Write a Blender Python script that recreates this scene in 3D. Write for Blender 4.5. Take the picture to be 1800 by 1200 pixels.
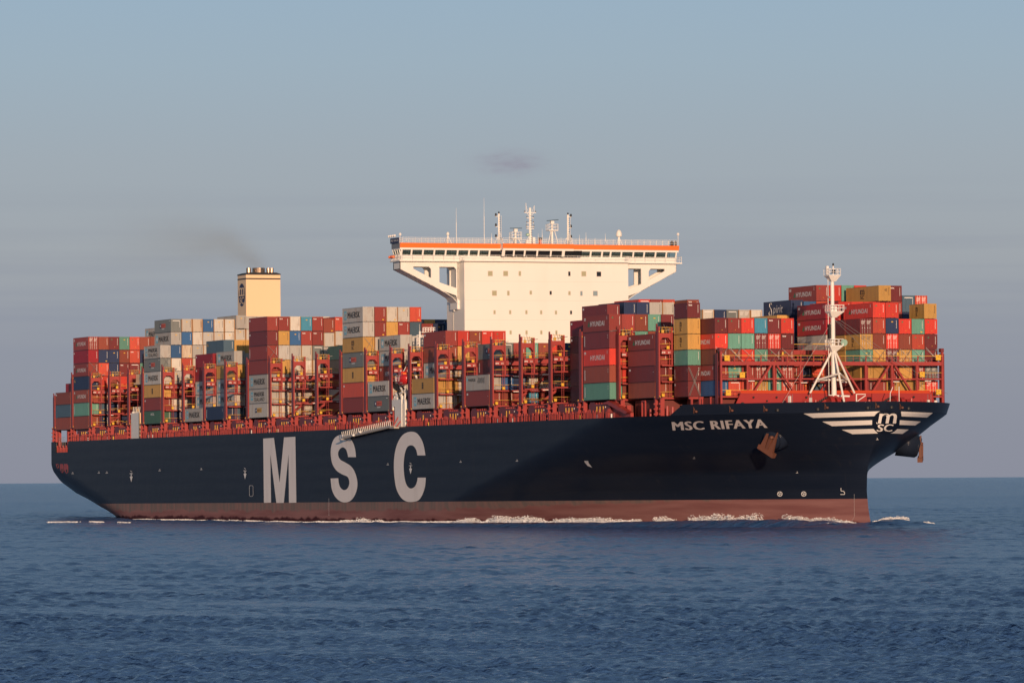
import bpy, math, random
import numpy as np
from mathutils import Vector, Matrix
from mathutils.geometry import tessellate_polygon
random.seed(7); rng = np.random.default_rng(11)
R = math.radians
for o in list(bpy.data.objects): bpy.data.objects.remove(o)
scene = bpy.context.scene
col = scene.collection

# ------------------------------------------------------------------ camera
FP, CX, CY, CZ, YAW = 9381.0, 1159.87, -367.60, 8.5, 2.76580675      # focal length in photo pixels (1800 wide)
cam_d = bpy.data.cameras.new("camera"); cam = bpy.data.objects.new("camera", cam_d); col.objects.link(cam)
cam_d.sensor_width = 36.0; cam_d.lens = 36.0 * FP / 1800.0
cam_d.clip_start = 1.0; cam_d.clip_end = 80000.0
cam.location = (CX, CY, CZ)
pitch = math.atan((842.5 - 600.0) / FP); roll = -0.0063
fwd = Vector((math.cos(YAW) * math.cos(pitch), math.sin(YAW) * math.cos(pitch), math.sin(pitch)))
q = fwd.to_track_quat('-Z', 'Y')
cam.rotation_mode = 'QUATERNION'
cam.rotation_quaternion = q @ Matrix.Rotation(roll, 4, 'Z').to_quaternion()
scene.camera = cam

# ------------------------------------------------------------------ sun and sky
SUN_AZ, SUN_EL = 14.0, 8.3            # degrees to starboard of the bow, above the horizon
to_sun = Vector((math.cos(R(SUN_EL)) * math.cos(R(SUN_AZ)), -math.cos(R(SUN_EL)) * math.sin(R(SUN_AZ)), math.sin(R(SUN_EL))))
sd = bpy.data.lights.new("sun", 'SUN'); sd.energy = 4.1; sd.angle = R(0.5); sd.color = (1.0, 0.665, 0.44)
sun = bpy.data.objects.new("sun", sd); col.objects.link(sun)
sun.rotation_mode = 'QUATERNION'; sun.rotation_quaternion = to_sun.to_track_quat('Z', 'Y')
sun.location = (600, -400, 300)

def s2l(*c):
    return tuple((v / 255 / 12.92 if v / 255 <= 0.04045 else ((v / 255 + 0.055) / 1.055) ** 2.4) for v in c) + (1.0,)

world = bpy.data.worlds.new("World"); scene.world = world; world.use_nodes = True
wn, wl = world.node_tree.nodes, world.node_tree.links
wn.clear()
w_out = wn.new("ShaderNodeOutputWorld"); w_bg = wn.new("ShaderNodeBackground")
w_sky = wn.new("ShaderNodeTexSky"); w_sky.sky_type = 'NISHITA'; w_sky.sun_disc = False
w_sky.sun_elevation = R(SUN_EL); w_sky.sun_rotation = math.atan2(to_sun.x, to_sun.y)
w_sky.dust_density = 1.5; w_sky.air_density = 1.0
def wnode(t, **k):
    n = wn.new(t)
    for a, b in k.items(): setattr(n, a, b)
    return n
def wmath(op, a, b=None, c=None, clamp=False):
    n = wn.new("ShaderNodeMath"); n.operation = op; n.use_clamp = clamp
    for i, v in enumerate((a, b, c)):
        if v is None: continue
        if isinstance(v, (int, float)): n.inputs[i].default_value = v
        else: wl.new(v, n.inputs[i])
    return n.outputs[0]
w_tc = wnode("ShaderNodeTexCoord"); w_sep = wnode("ShaderNodeSeparateXYZ")
wl.new(w_tc.outputs['Generated'], w_sep.inputs[0])
dz = w_sep.outputs[2]
# thin haze layers low over the sea: colour by elevation
w_ramp = wnode("ShaderNodeValToRGB"); cr = w_ramp.color_ramp
stops = [(0.0, (139, 142, 156)), (0.010, (141, 145, 158)), (0.026, (147, 152, 163)), (0.042, (160, 166, 172)),
         (0.060, (160, 171, 180)), (0.078, (157, 176, 190)), (0.100, (151, 177, 198)), (0.25, (112, 148, 182)), (0.5, (84, 120, 165))]
cr.elements[0].position = stops[0][0] * 2; cr.elements[0].color = s2l(*stops[0][1])
cr.elements[1].position = stops[-1][0] * 2; cr.elements[1].color = s2l(*stops[-1][1])
for p_, c_ in stops[1:-1]:
    e = cr.elements.new(p_ * 2); e.color = s2l(*c_)
wl.new(wmath('MULTIPLY', dz, 2.0, clamp=True), w_ramp.inputs[0])
# streaky cloud bands
w_map = wnode("ShaderNodeMapping"); w_map.inputs['Scale'].default_value = (9, 9, 260)
w_map.inputs['Rotation'].default_value = (R(0.35), R(-0.3), 0)
wl.new(w_tc.outputs['Generated'], w_map.inputs[0])
w_no = wnode("ShaderNodeTexNoise"); w_no.inputs['Scale'].default_value = 1.0; w_no.inputs['Detail'].default_value = 3.0; w_no.inputs['Roughness'].default_value = 0.45
wl.new(w_map.outputs[0], w_no.inputs['Vector'])
w_mr = wnode("ShaderNodeMapRange"); w_mr.inputs[1].default_value = 0.47; w_mr.inputs[2].default_value = 0.68
wl.new(w_no.outputs['Fac'], w_mr.inputs[0])
band = wmath('MULTIPLY', wmath('SUBTRACT', 1.0, wmath('MULTIPLY', wmath('ABSOLUTE', wmath('SUBTRACT', dz, 0.034)), 40.0), clamp=True), 0.36)
bandf = wmath('MULTIPLY', band, w_mr.outputs[0])
w_m1 = wnode("ShaderNodeMixRGB"); w_m1.inputs[2].default_value = s2l(137, 144, 160)
wl.new(bandf, w_m1.inputs[0]); wl.new(w_ramp.outputs[0], w_m1.inputs[1])
# one small mauve cloud over the wheelhouse
cd = (math.cos(YAW), math.sin(YAW), (842.5 - 287) / FP)
fx, fy, fz = w_sep.outputs
lat = wmath('ADD', wmath('MULTIPLY', fx, -cd[1]), wmath('MULTIPLY', fy, cd[0]))
w_m2v = wnode("ShaderNodeMapping"); w_m2v.inputs['Scale'].default_value = (60, 60, 200)
wl.new(w_tc.outputs['Generated'], w_m2v.inputs[0])
w_n2 = wnode("ShaderNodeTexNoise"); w_n2.inputs['Detail'].default_value = 4.0; wl.new(w_m2v.outputs[0], w_n2.inputs['Vector'])
el2 = wmath('SUBTRACT', fz, cd[2])
dd = wmath('ADD', wmath('POWER', wmath('MULTIPLY', lat, 150.0), 2.0), wmath('POWER', wmath('MULTIPLY', el2, 430.0), 2.0))
dd = wmath('ADD', dd, wmath('MULTIPLY', wmath('SUBTRACT', w_n2.outputs['Fac'], 0.5), 1.6))
fwd_only = wmath('GREATER_THAN', wmath('ADD', wmath('MULTIPLY', fx, cd[0]), wmath('MULTIPLY', fy, cd[1])), 0.0)
cloud = wmath('MULTIPLY', wmath('MULTIPLY', wmath('EXPONENT', wmath('MULTIPLY', dd, -1.6), clamp=True), 0.62), fwd_only)
w_m2 = wnode("ShaderNodeMixRGB"); w_m2.inputs[2].default_value = s2l(146, 142, 157)
wl.new(cloud, w_m2.inputs[0]); wl.new(w_m1.outputs[0], w_m2.inputs[1])
# above the haze the physical sky takes over
w_ns = wnode("ShaderNodeMixRGB", blend_type='MULTIPLY'); w_ns.inputs[0].default_value = 1.0
w_ns.inputs[2].default_value = (0.1, 0.1, 0.1, 1); wl.new(w_sky.outputs[0], w_ns.inputs[1])
w_f = wnode("ShaderNodeMapRange"); w_f.interpolation_type = 'SMOOTHSTEP'; w_f.inputs[1].default_value = 0.12; w_f.inputs[2].default_value = 0.5
wl.new(dz, w_f.inputs[0])
w_m3 = wnode("ShaderNodeMixRGB"); wl.new(w_f.outputs[0], w_m3.inputs[0]); wl.new(w_m2.outputs[0], w_m3.inputs[1]); wl.new(w_ns.outputs[0], w_m3.inputs[2])
wl.new(w_m3.outputs[0], w_bg.inputs[0]); w_bg.inputs[1].default_value = 1.0
wl.new(w_bg.outputs[0], w_out.inputs[0])
scene.view_settings.view_transform = 'Standard'; scene.view_settings.look = 'None'
scene.view_settings.exposure = 0.0; scene.view_settings.gamma = 1.0
scene.cycles.max_bounces = 5; scene.cycles.transparent_max_bounces = 8
scene.cycles.volume_step_rate = 2.0

# ------------------------------------------------------------------ materials
MATS = {}
def mat(name, color, rough=0.55, metal=0.0, dirt=0.0, dirt_col=(0.16, 0.07, 0.03), scale=0.25, streak=False, vary=0.0, coat=0.0, spec=0.5):
    if name in MATS: return MATS[name]
    m = bpy.data.materials.new(name); m.use_nodes = True
    nt = m.node_tree; b = nt.nodes["Principled BSDF"]
    b.inputs['Roughness'].default_value = rough; b.inputs['Metallic'].default_value = metal
    b.inputs['Specular IOR Level'].default_value = spec
    b.inputs['Coat Weight'].default_value = coat
    c4 = tuple(color) + (1.0,)
    b.inputs['Base Color'].default_value = c4
    if dirt > 0 or vary > 0:
        tc = nt.nodes.new("ShaderNodeTexCoord"); oi = nt.nodes.new("ShaderNodeObjectInfo")
        add = nt.nodes.new("ShaderNodeVectorMath"); add.operation = 'ADD'
        sc = nt.nodes.new("ShaderNodeVectorMath"); sc.operation = 'SCALE'; sc.inputs[3].default_value = 80.0
        cmb = nt.nodes.new("ShaderNodeCombineXYZ")
        for i in range(3): nt.links.new(oi.outputs['Random'], cmb.inputs[i])
        nt.links.new(cmb.outputs[0], sc.inputs[0]); nt.links.new(tc.outputs['Object'], add.inputs[0]); nt.links.new(sc.outputs[0], add.inputs[1])
        mp = nt.nodes.new("ShaderNodeMapping"); mp.inputs['Scale'].default_value = (1, 1, 0.22) if streak else (1, 1, 1)
        nt.links.new(add.outputs[0], mp.inputs[0])
        no = nt.nodes.new("ShaderNodeTexNoise"); no.inputs['Scale'].default_value = scale * 4; no.inputs['Detail'].default_value = 5.0
        nt.links.new(mp.outputs[0], no.inputs['Vector'])
        mr = nt.nodes.new("ShaderNodeMapRange"); mr.inputs[1].default_value = 0.52; mr.inputs[2].default_value = 0.75; mr.inputs[4].default_value = dirt
        nt.links.new(no.outputs['Fac'], mr.inputs[0])
        hs = nt.nodes.new("ShaderNodeHueSaturation"); hs.inputs['Color'].default_value = c4
        vr = nt.nodes.new("ShaderNodeMapRange"); vr.inputs[3].default_value = 1 - vary; vr.inputs[4].default_value = 1 + vary
        nt.links.new(oi.outputs['Random'], vr.inputs[0]); nt.links.new(vr.outputs[0], hs.inputs['Value'])
        mx = nt.nodes.new("ShaderNodeMixRGB"); mx.inputs[2].default_value = tuple(dirt_col) + (1,)
        nt.links.new(mr.outputs[0], mx.inputs[0]); nt.links.new(hs.outputs[0], mx.inputs[1])
        nt.links.new(mx.outputs[0], b.inputs['Base Color'])
    MATS[name] = m
    return m

RED = mat("red_deck_paint", (0.34, 0.040, 0.036), 0.5, dirt=0.4, dirt_col=(0.16, 0.025, 0.022), scale=0.1, vary=0.0)
DRED = mat("dark_red_paint_and_shade", (0.17, 0.024, 0.030), 0.5, dirt=0.3, dirt_col=(0.06, 0.02, 0.02), scale=0.2)
ORANGE = mat("orange_paint", (0.88, 0.19, 0.035), 0.45, dirt=0.35, dirt_col=(0.70, 0.20, 0.05), scale=0.3)
BREAK = mat("breakwater_red", (0.34, 0.026, 0.022), 0.45, dirt=0.3, dirt_col=(0.3, 0.03, 0.02), scale=0.1)
YEL = mat("yellow_paint", (0.62, 0.36, 0.06), 0.5)
YELB = mat("yellow_box", (0.72, 0.42, 0.03), 0.5)
WHITE = mat("white_paint", (0.80, 0.78, 0.72), 0.45, dirt=0.10, dirt_col=(0.6, 0.52, 0.42), scale=0.05, streak=True)
WHITEL = mat("white_lettering", (0.82, 0.77, 0.73), 0.6, dirt=0.35, dirt_col=(0.55, 0.50, 0.47), scale=0.12, streak=True)
WTXT = mat("white_marking", (0.80, 0.78, 0.74), 0.6)
BTXT = mat("black_marking", (0.012, 0.014, 0.02), 0.6)
STAR = mat("light_blue_square", (0.20, 0.48, 0.58), 0.6)
GTRI = mat("green_triangle", (0.03, 0.20, 0.10), 0.6)
RBOX = mat("red_logo_box", (0.62, 0.12, 0.07), 0.6)
NBOX = mat("navy_logo_box", (0.02, 0.03, 0.09), 0.6)
DRTXT = mat("dark_red_marking", (0.25, 0.02, 0.02), 0.6)
DARK = mat("black_steel_and_gap_shade", (0.012, 0.012, 0.014), 0.6)
RUSTY = mat("rusty_steel", (0.14, 0.052, 0.030), 0.7, dirt=0.7, dirt_col=(0.12, 0.04, 0.02), scale=0.8)
GREY = mat("grey_steel", (0.25, 0.25, 0.25), 0.5, metal=0.3)
CREAM = mat("cream_funnel_paint", (0.84, 0.60, 0.36), 0.45, dirt=0.10, dirt_col=(0.7, 0.47, 0.25), scale=0.05, streak=True)
DECKM = mat("deck_paint", (0.16, 0.03, 0.025), 0.6, dirt=0.4, dirt_col=(0.08, 0.03, 0.02), scale=0.1)
BOATR = mat("lifeboat_red", (0.50, 0.02, 0.02), 0.25, coat=0.3)
CHROME = mat("sooty_pipe", (0.30, 0.22, 0.16), 0.35, metal=0.8, dirt=0.8, dirt_col=(0.03, 0.02, 0.02), scale=0.6)
DISH = mat("pale_green_lamp", (0.30, 0.48, 0.38), 0.4)
ALU = mat("aluminium_gangway", (0.42, 0.38, 0.34), 0.5, dirt=0.3, dirt_col=(0.25, 0.2, 0.16), scale=0.8)
GLASS_L = mat("pale_blind_window", (0.40, 0.38, 0.24), 0.3)
GLASS_B = mat("blue_window", (0.25, 0.33, 0.36), 0.15)
GLASS_D = mat("dark_window", (0.015, 0.017, 0.022), 0.08)
# bridge window glass: thin tinted pane that lets the sky behind show through
BG = bpy.data.materials.new("bridge_glass"); BG.use_nodes = True
_n = BG.node_tree.nodes; _l = BG.node_tree.links; _b = _n["Principled BSDF"]
_b.inputs['Base Color'].default_value = (0.05, 0.08, 0.08, 1); _b.inputs['Roughness'].default_value = 0.05
_t = _n.new("ShaderNodeBsdfTransparent"); _t.inputs[0].default_value = (0.66, 0.80, 0.78, 1)
_m = _n.new("ShaderNodeMixShader"); _m.inputs[0].default_value = 0.35
_l.new(_t.outputs[0], _m.inputs[1]); _l.new(_b.outputs[0], _m.inputs[2]); _l.new(_m.outputs[0], _n["Material Output"].inputs[0])

# ------------------------------------------------------------------ mesh helpers
class MB:
    def __init__(s): s.v = []; s.f = []; s.m = []; s.mats = []; s.cuts = [(0, 0)]
    def cut(s):
        if (len(s.v), len(s.f)) != s.cuts[-1]: s.cuts.append((len(s.v), len(s.f)))
    def mi(s, m):
        if m not in s.mats: s.mats.append(m)
        return s.mats.index(m)
    def add(s, vs, fs, m):
        k = len(s.v); s.v += [tuple(p) for p in vs]; i = s.mi(m)
        for f in fs: s.f.append(tuple(k + a for a in f)); s.m.append(i)
    def box(s, x0, x1, y0, y1, z0, z1, m):
        s.add([(x0, y0, z0), (x1, y0, z0), (x1, y1, z0), (x0, y1, z0), (x0, y0, z1), (x1, y0, z1), (x1, y1, z1), (x0, y1, z1)],
              [(0, 3, 2, 1), (4, 5, 6, 7), (0, 1, 5, 4), (1, 2, 6, 5), (2, 3, 7, 6), (3, 0, 4, 7)], m)
    def bar(s, p, q, w, m, h=None):
        p, q = Vector(p), Vector(q); d = (q - p)
        if d.length < 1e-6: return
        d.normalize(); h = h or w
        up = Vector((0, 0, 1)) if abs(d.z) < 0.95 else Vector((1, 0, 0))
        a = d.cross(up).normalized() * (w / 2); b = a.cross(d).normalized() * (h / 2)
        vs = [p - a - b, p + a - b, p + a + b, p - a + b, q - a - b, q + a - b, q + a + b, q - a + b]
        s.add(vs, [(0, 3, 2, 1), (4, 5, 6, 7), (0, 1, 5, 4), (1, 2, 6, 5), (2, 3, 7, 6), (3, 0, 4, 7)], m)
    def tube(s, p, q, r, m, r2=None, n=8, cap=True):
        p, q = Vector(p), Vector(q); d = (q - p).normalized(); r2 = r if r2 is None else r2
        up = Vector((0, 0, 1)) if abs(d.z) < 0.95 else Vector((1, 0, 0))
        a = d.cross(up).normalized(); b = a.cross(d).normalized()
        vs = []
        for i in range(n):
            t = 2 * math.pi * i / n; c = a * math.cos(t) + b * math.sin(t)
            vs.append(p + c * r)
        for i in range(n):
            t = 2 * math.pi * i / n; c = a * math.cos(t) + b * math.sin(t)
            vs.append(q + c * r2)
        fs = [(i, (i + 1) % n, n + (i + 1) % n, n + i) for i in range(n)]
        if cap: fs += [tuple(range(n))[::-1], tuple(range(n, 2 * n))]
        s.add(vs, fs, m)
    def lathe(s, c, prof, m, n=14, axis='z'):
        vs = []
        for r, h in prof:
            for i in range(n):
                t = 2 * math.pi * i / n
                x, y, z = r * math.cos(t), r * math.sin(t), h
                if axis == 'x': x, y, z = h, r * math.cos(t), r * math.sin(t)
                vs.append((c[0] + x, c[1] + y, c[2] + z))
        fs = []
        for j in range(len(prof) - 1):
            for i in range(n):
                fs.append((j * n + i, j * n + (i + 1) % n, (j + 1) * n + (i + 1) % n, (j + 1) * n + i))
        fs += [tuple(range(n))[::-1], tuple(range((len(prof) - 1) * n, len(prof) * n))]
        s.add(vs, fs, m)
    def prism(s, pts, a, b, m, axis='y'):
        """polygon pts (2-D) extruded between a and b along axis; other two coordinates in x,y,z order"""
        def P(u, v, w):
            return {'x': (w, u, v), 'y': (u, w, v), 'z': (u, v, w)}[axis]
        n = len(pts)
        vs = [P(u, v, a) for u, v in pts] + [P(u, v, b) for u, v in pts]
        tri = tessellate_polygon([[Vector((u, v, 0)) for u, v in pts]])
        fs = [tuple(t) for t in tri] + [tuple(n + k for k in t[::-1]) for t in tri] + [(i, (i + 1) % n, n + (i + 1) % n, n + i) for i in range(n)]
        s.add(vs, fs, m)
    def mesh(s, name, smooth=False):
        me = bpy.data.meshes.new(name); me.from_pydata(s.v, [], s.f)
        for m in s.mats: me.materials.append(m)
        if s.f:
            me.polygons.foreach_set("material_index", s.m)
            if smooth: me.polygons.foreach_set("use_smooth", [True] * len(s.f))
        me.update(); return me
    def build(s, name, parent=None, smooth=False, loc=(0, 0, 0)):
        if len(s.cuts) > 1:
            s.cut(); out = None
            for (v0, f0), (v1, f1) in zip(s.cuts, s.cuts[1:]):
                if f1 == f0: continue
                p = MB(); p.v = s.v[v0:v1]; p.f = [tuple(a - v0 for a in f) for f in s.f[f0:f1]]
                used = sorted(set(s.m[f0:f1])); p.mats = [s.mats[k] for k in used]; p.m = [used.index(k) for k in s.m[f0:f1]]
                out = p.build(name, parent, smooth, loc)
            return out
        o = bpy.data.objects.new(name, s.mesh(name, smooth)); col.objects.link(o); o.location = loc
        if parent: o.parent = parent
        return o

def empty(name, parent=None, loc=(0, 0, 0)):
    o = bpy.data.objects.new(name, None); col.objects.link(o); o.location = loc; o.empty_display_size = 0.5
    if parent: o.parent = parent
    return o
def tag(o, label, cat, group=None, kind=None):
    if label: o['label'] = label
    if cat: o['category'] = cat
    if group: o['group'] = group
    if kind: o['kind'] = kind
    return o

# ship frame: x forward, y to port, z up; the whole ship trims slightly by the stern
TRIM = 0.0037
ROT = (0, -TRIM, 0)
TM = Matrix.Rotation(-TRIM, 4, 'Y')
def ship_loc(x, y, z): return TM @ Vector((x, y, z))

_text = {}
def text_shape(body, bold=0.03, shear=0.0, sx=1.0):
    bold = 0.0
    """outline text as (verts in the unit square, faces)"""
    key = (body, bold, shear)
    if key in _text: return _text[key]
    cu = bpy.data.curves.new("t", 'FONT'); cu.body = body; cu.offset = bold; cu.shear = shear; cu.space_character = 1.1 if len(body) > 3 else 1.0; cu.resolution_u = 3; cu.fill_mode = 'FRONT'
    ob = bpy.data.objects.new("t", cu); col.objects.link(ob)
    dg = bpy.context.evaluated_depsgraph_get(); dg.update()
    me = bpy.data.meshes.new_from_object(ob.evaluated_get(dg))
    v = np.array([(p.co.x, p.co.y) for p in me.vertices]); f = [tuple(p.vertices) for p in me.polygons]
    lo, hi = v.min(0), v.max(0); v = (v - lo) / (hi - lo)
    bpy.data.objects.remove(ob); bpy.data.curves.remove(cu); bpy.data.meshes.remove(me)
    _text[key] = (v, f); return _text[key]
def put_text(mb, body, fn, m, bold=0.03, shear=0.0):
    v, f = text_shape(body, 0.0, shear)
    n = sum(.45 if ch in ' Iil' else 1 for ch in body)
    e = 1e-3; p0, pa, pb = (Vector(fn(*t)) for t in ((.5, .5), (.5 + e, .5), (.5, .5 + e)))
    nrm = (pa - p0).cross(pb - p0).normalized()
    d = min(bold * 1.6 / n, .022); k = 3 if bold > .005 else 1
    for c_ in range(k):
        sft = (c_ - (k - 1) / 2) * d
        mb.add([Vector(fn(a * (1 - 2 * d) + d + sft, b)) + nrm * (.004 * c_) for a, b in v], f, m)

# ------------------------------------------------------------------ measuring the photograph
def pix_ray(u, y):
    """direction in the world of photo pixel (u, y), level-camera form"""
    dy = (842.5 - y) - 0.0063 * (u - 900)
    f = Vector((math.cos(YAW), math.sin(YAW), 0)); r = Vector((math.sin(YAW), -math.cos(YAW), 0))
    return f * FP + r * (u - 900) + Vector((0, 0, dy))
CAM = Vector((CX, CY, CZ))
def on_side(u, y, Y):
    """ship point on the lengthwise plane at ship-y = Y"""
    d = pix_ray(u, y); t = (Y - CAM.y) / d.y; p = CAM + d * t; return Vector((p.x, p.y, p.z - TRIM * p.x))
def on_front(u, y, X):
    d = pix_ray(u, y); t = (X - CAM.x) / d.x; p = CAM + d * t; return Vector((p.x, p.y, p.z - TRIM * p.x))

# ------------------------------------------------------------------ hull
YC, HB = 28.98, 29.3
DECK = 18.45
ZK = [-3, 0, 5, 8.5, 10.5, 12, 14, 16.5, 18.4, 20.4]
def stem(Z): return np.interp(Z, [-3, 0, 2, 5, 8, 10.5, 12, 14, 16, 18.5, 20.4], [324.5, 323.0, 322.3, 321.8, 322.0, 322.8, 324.2, 326.4, 328.2, 329.6, 330.2])
def hb(X, Z):
    X0 = np.interp(Z, ZK, [165, 180, 203, 222, 232, 240, 250, 262, 272, 274])
    qq = np.interp(Z, ZK, [1.0, 1.0, 1.0, .98, .86, .80, .77, .72, .68, .66])
    pp = np.interp(Z, ZK, [1.6, 1.6, 1.6, 1.65, 1.8, 1.95, 2.1, 2.2, 2.35, 2.35])
    t = np.clip((X - X0) / (stem(Z) - X0), 0, 1)
    h = HB * (1 - t ** pp) ** qq
    w = np.interp(Z, [-3, 0, 1.5, 3, 6, 9, 11.5, 13.5], [0, 0, 3, 12, 22, 26.5, 28.6, HB])
    xs = np.interp(Z, [-3, 0, 7, 13.5], [0, -8, -42, -74])
    ta = np.clip((xs - X) / (xs + 75.0), 0, 1)
    ha = w + (HB - w) * (1 - ta ** 1.9)
    return np.minimum(h, ha)
XT = -72.8
def hull_point(side, s, Z):
    """s in 0..1 from transom to stem"""
    X = XT + (stem(Z) - XT) * s
    return X, YC + side * hb(X, Z), Z

HULL_M = bpy.data.materials.new("hull_paint"); HULL_M.use_nodes = True
nt = HULL_M.node_tree; hbs = nt.nodes["Principled BSDF"]
def hn(t, **k):
    n = nt.nodes.new(t)
    for a, b in k.items(): setattr(n, a, b)
    return n
tc = hn("ShaderNodeTexCoord"); sp = hn("ShaderNodeSeparateXYZ"); nt.links.new(tc.outputs['Object'], sp.inputs[0])
def hnoise(scale, sc3, detail=4):
    mp = hn("ShaderNodeMapping"); mp.inputs['Scale'].default_value = sc3; nt.links.new(tc.outputs['Object'], mp.inputs[0])
    n = hn("ShaderNodeTexNoise"); n.inputs['Scale'].default_value = scale; n.inputs['Detail'].default_value = detail
    nt.links.new(mp.outputs[0], n.inputs['Vector']); return n.outputs['Fac']
def hmix(f, a, b):
    n = hn("ShaderNodeMixRGB")
    for i, v in enumerate((f, a, b)):
        if isinstance(v, (int, float)): n.inputs[i].default_value = v
        elif isinstance(v, tuple): n.inputs[i].default_value = v
        else: nt.links.new(v, n.inputs[i])
    return n.outputs[0]
def hrange(v, a, b, c=0.0, d=1.0):
    n = hn("ShaderNodeMapRange"); nt.links.new(v, n.inputs[0])
    for i, x in enumerate((a, b, c, d)): n.inputs[i + 1].default_value = x
    return n.outputs[0]
def hm(op, a, b):
    n = hn("ShaderNodeMath"); n.operation = op
    for i, v in enumerate((a, b)):
        if isinstance(v, (int, float)): n.inputs[i].default_value = v
        else: nt.links.new(v, n.inputs[i])
    return n.outputs[0]
navy = hmix(hrange(hnoise(0.5, (0.15, 0.15, 1.2)), 0.3, 0.7), (0.010, 0.017, 0.034, 1), (0.014, 0.021, 0.039, 1))
streak = hrange(hnoise(1.0, (0.6, 0.6, 0.05), 5), 0.62, 0.78, 0, 0.35)
navy = hmix(streak, navy, (0.05, 0.045, 0.045, 1))
sw = hn("ShaderNodeCombineXYZ"); nt.links.new(sp.outputs[0], sw.inputs[0]); nt.links.new(sp.outputs[2], sw.inputs[1])
br = hn("ShaderNodeTexBrick"); nt.links.new(sw.outputs[0], br.inputs['Vector']); br.inputs['Scale'].default_value = 1.0
br.inputs['Brick Width'].default_value = 13.0; br.inputs['Row Height'].default_value = 2.6; br.inputs['Mortar Size'].default_value = .05; br.inputs['Mortar Smooth'].default_value = .3
br.inputs['Color1'].default_value = (.15, .15, .15, 1); br.inputs['Color2'].default_value = (.55, .55, .55, 1); br.inputs['Mortar'].default_value = (1, 1, 1, 1)
navy = hmix(hm('MULTIPLY', br.outputs['Color'], .28), navy, (0.030, 0.036, 0.050, 1))
red_lo = hmix(hrange(hnoise(1.0, (0.05, 0.05, 0.75), 7), 0.40, 0.66), (0.31, 0.150, 0.138, 1), (0.23, 0.098, 0.094, 1))
slime = hmix(hrange(hnoise(1.0, (0.8, 0.8, 0.1), 4), 0.35, 0.65), (0.19, 0.15, 0.135, 1), (0.28, 0.165, 0.145, 1))
zz = hm('ADD', sp.outputs[2], hm('MULTIPLY', hm('SUBTRACT', hnoise(1.0, (0.25, 0.25, 0.25), 5), 0.5), 2.2))
# the upper half of the boot topping is greyed amidships and aft, cleaner towards the bow
edge = hm('ADD', 1.9, hm('MULTIPLY', hrange(sp.outputs[0], 190, 300), 1.9))
boot = hmix(hrange(hm('SUBTRACT', zz, edge), -0.15, 0.25), red_lo, slime)
wet = hrange(hm('ADD', zz, hm('MULTIPLY', hm('ADD', sp.outputs[0], 0), TRIM)), 0.55, 0.95, 1, 0)
boot = hmix(wet, boot, (0.06, 0.012, 0.014, 1))
bot = hn("ShaderNodeMath"); bot.operation = 'GREATER_THAN'; nt.links.new(sp.outputs[2], bot.inputs[0]); bot.inputs[1].default_value = 3.62
nt.links.new(hmix(bot.outputs[0], boot, navy), hbs.inputs['Base Color'])
nt.links.new(hmix(bot.outputs[0], (0.55, 0.55, 0.55, 1), (0.30, 0.30, 0.30, 1)), hbs.inputs['Roughness'])
hbs.inputs['Specular IOR Level'].default_value = 0.05
# plate waviness and horizontal weld seams
bmp = hn("ShaderNodeBump"); bmp.inputs['Strength'].default_value = 0.35; bmp.inputs['Distance'].default_value = 0.08
wv = hn("ShaderNodeTexWave"); wv.bands_direction = 'Z'; wv.inputs['Scale'].default_value = 0.12; wv.inputs['Distortion'].default_value = 0.4
nt.links.new(tc.outputs['Object'], wv.inputs['Vector'])
nt.links.new(hm('ADD', hm('MULTIPLY', hnoise(1.0, (0.3, 0.3, 0.5), 2), 0.8), hm('MULTIPLY', wv.outputs['Fac'], 0.25)), bmp.inputs['Height'])
nt.links.new(bmp.outputs[0], hbs.inputs['Normal'])

ship = tag(empty("container_ship"), "huge dark blue container ship under way, with white bridge, cream funnel and red lashing bridges", "container ship")
ship.rotation_euler = ROT

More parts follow.
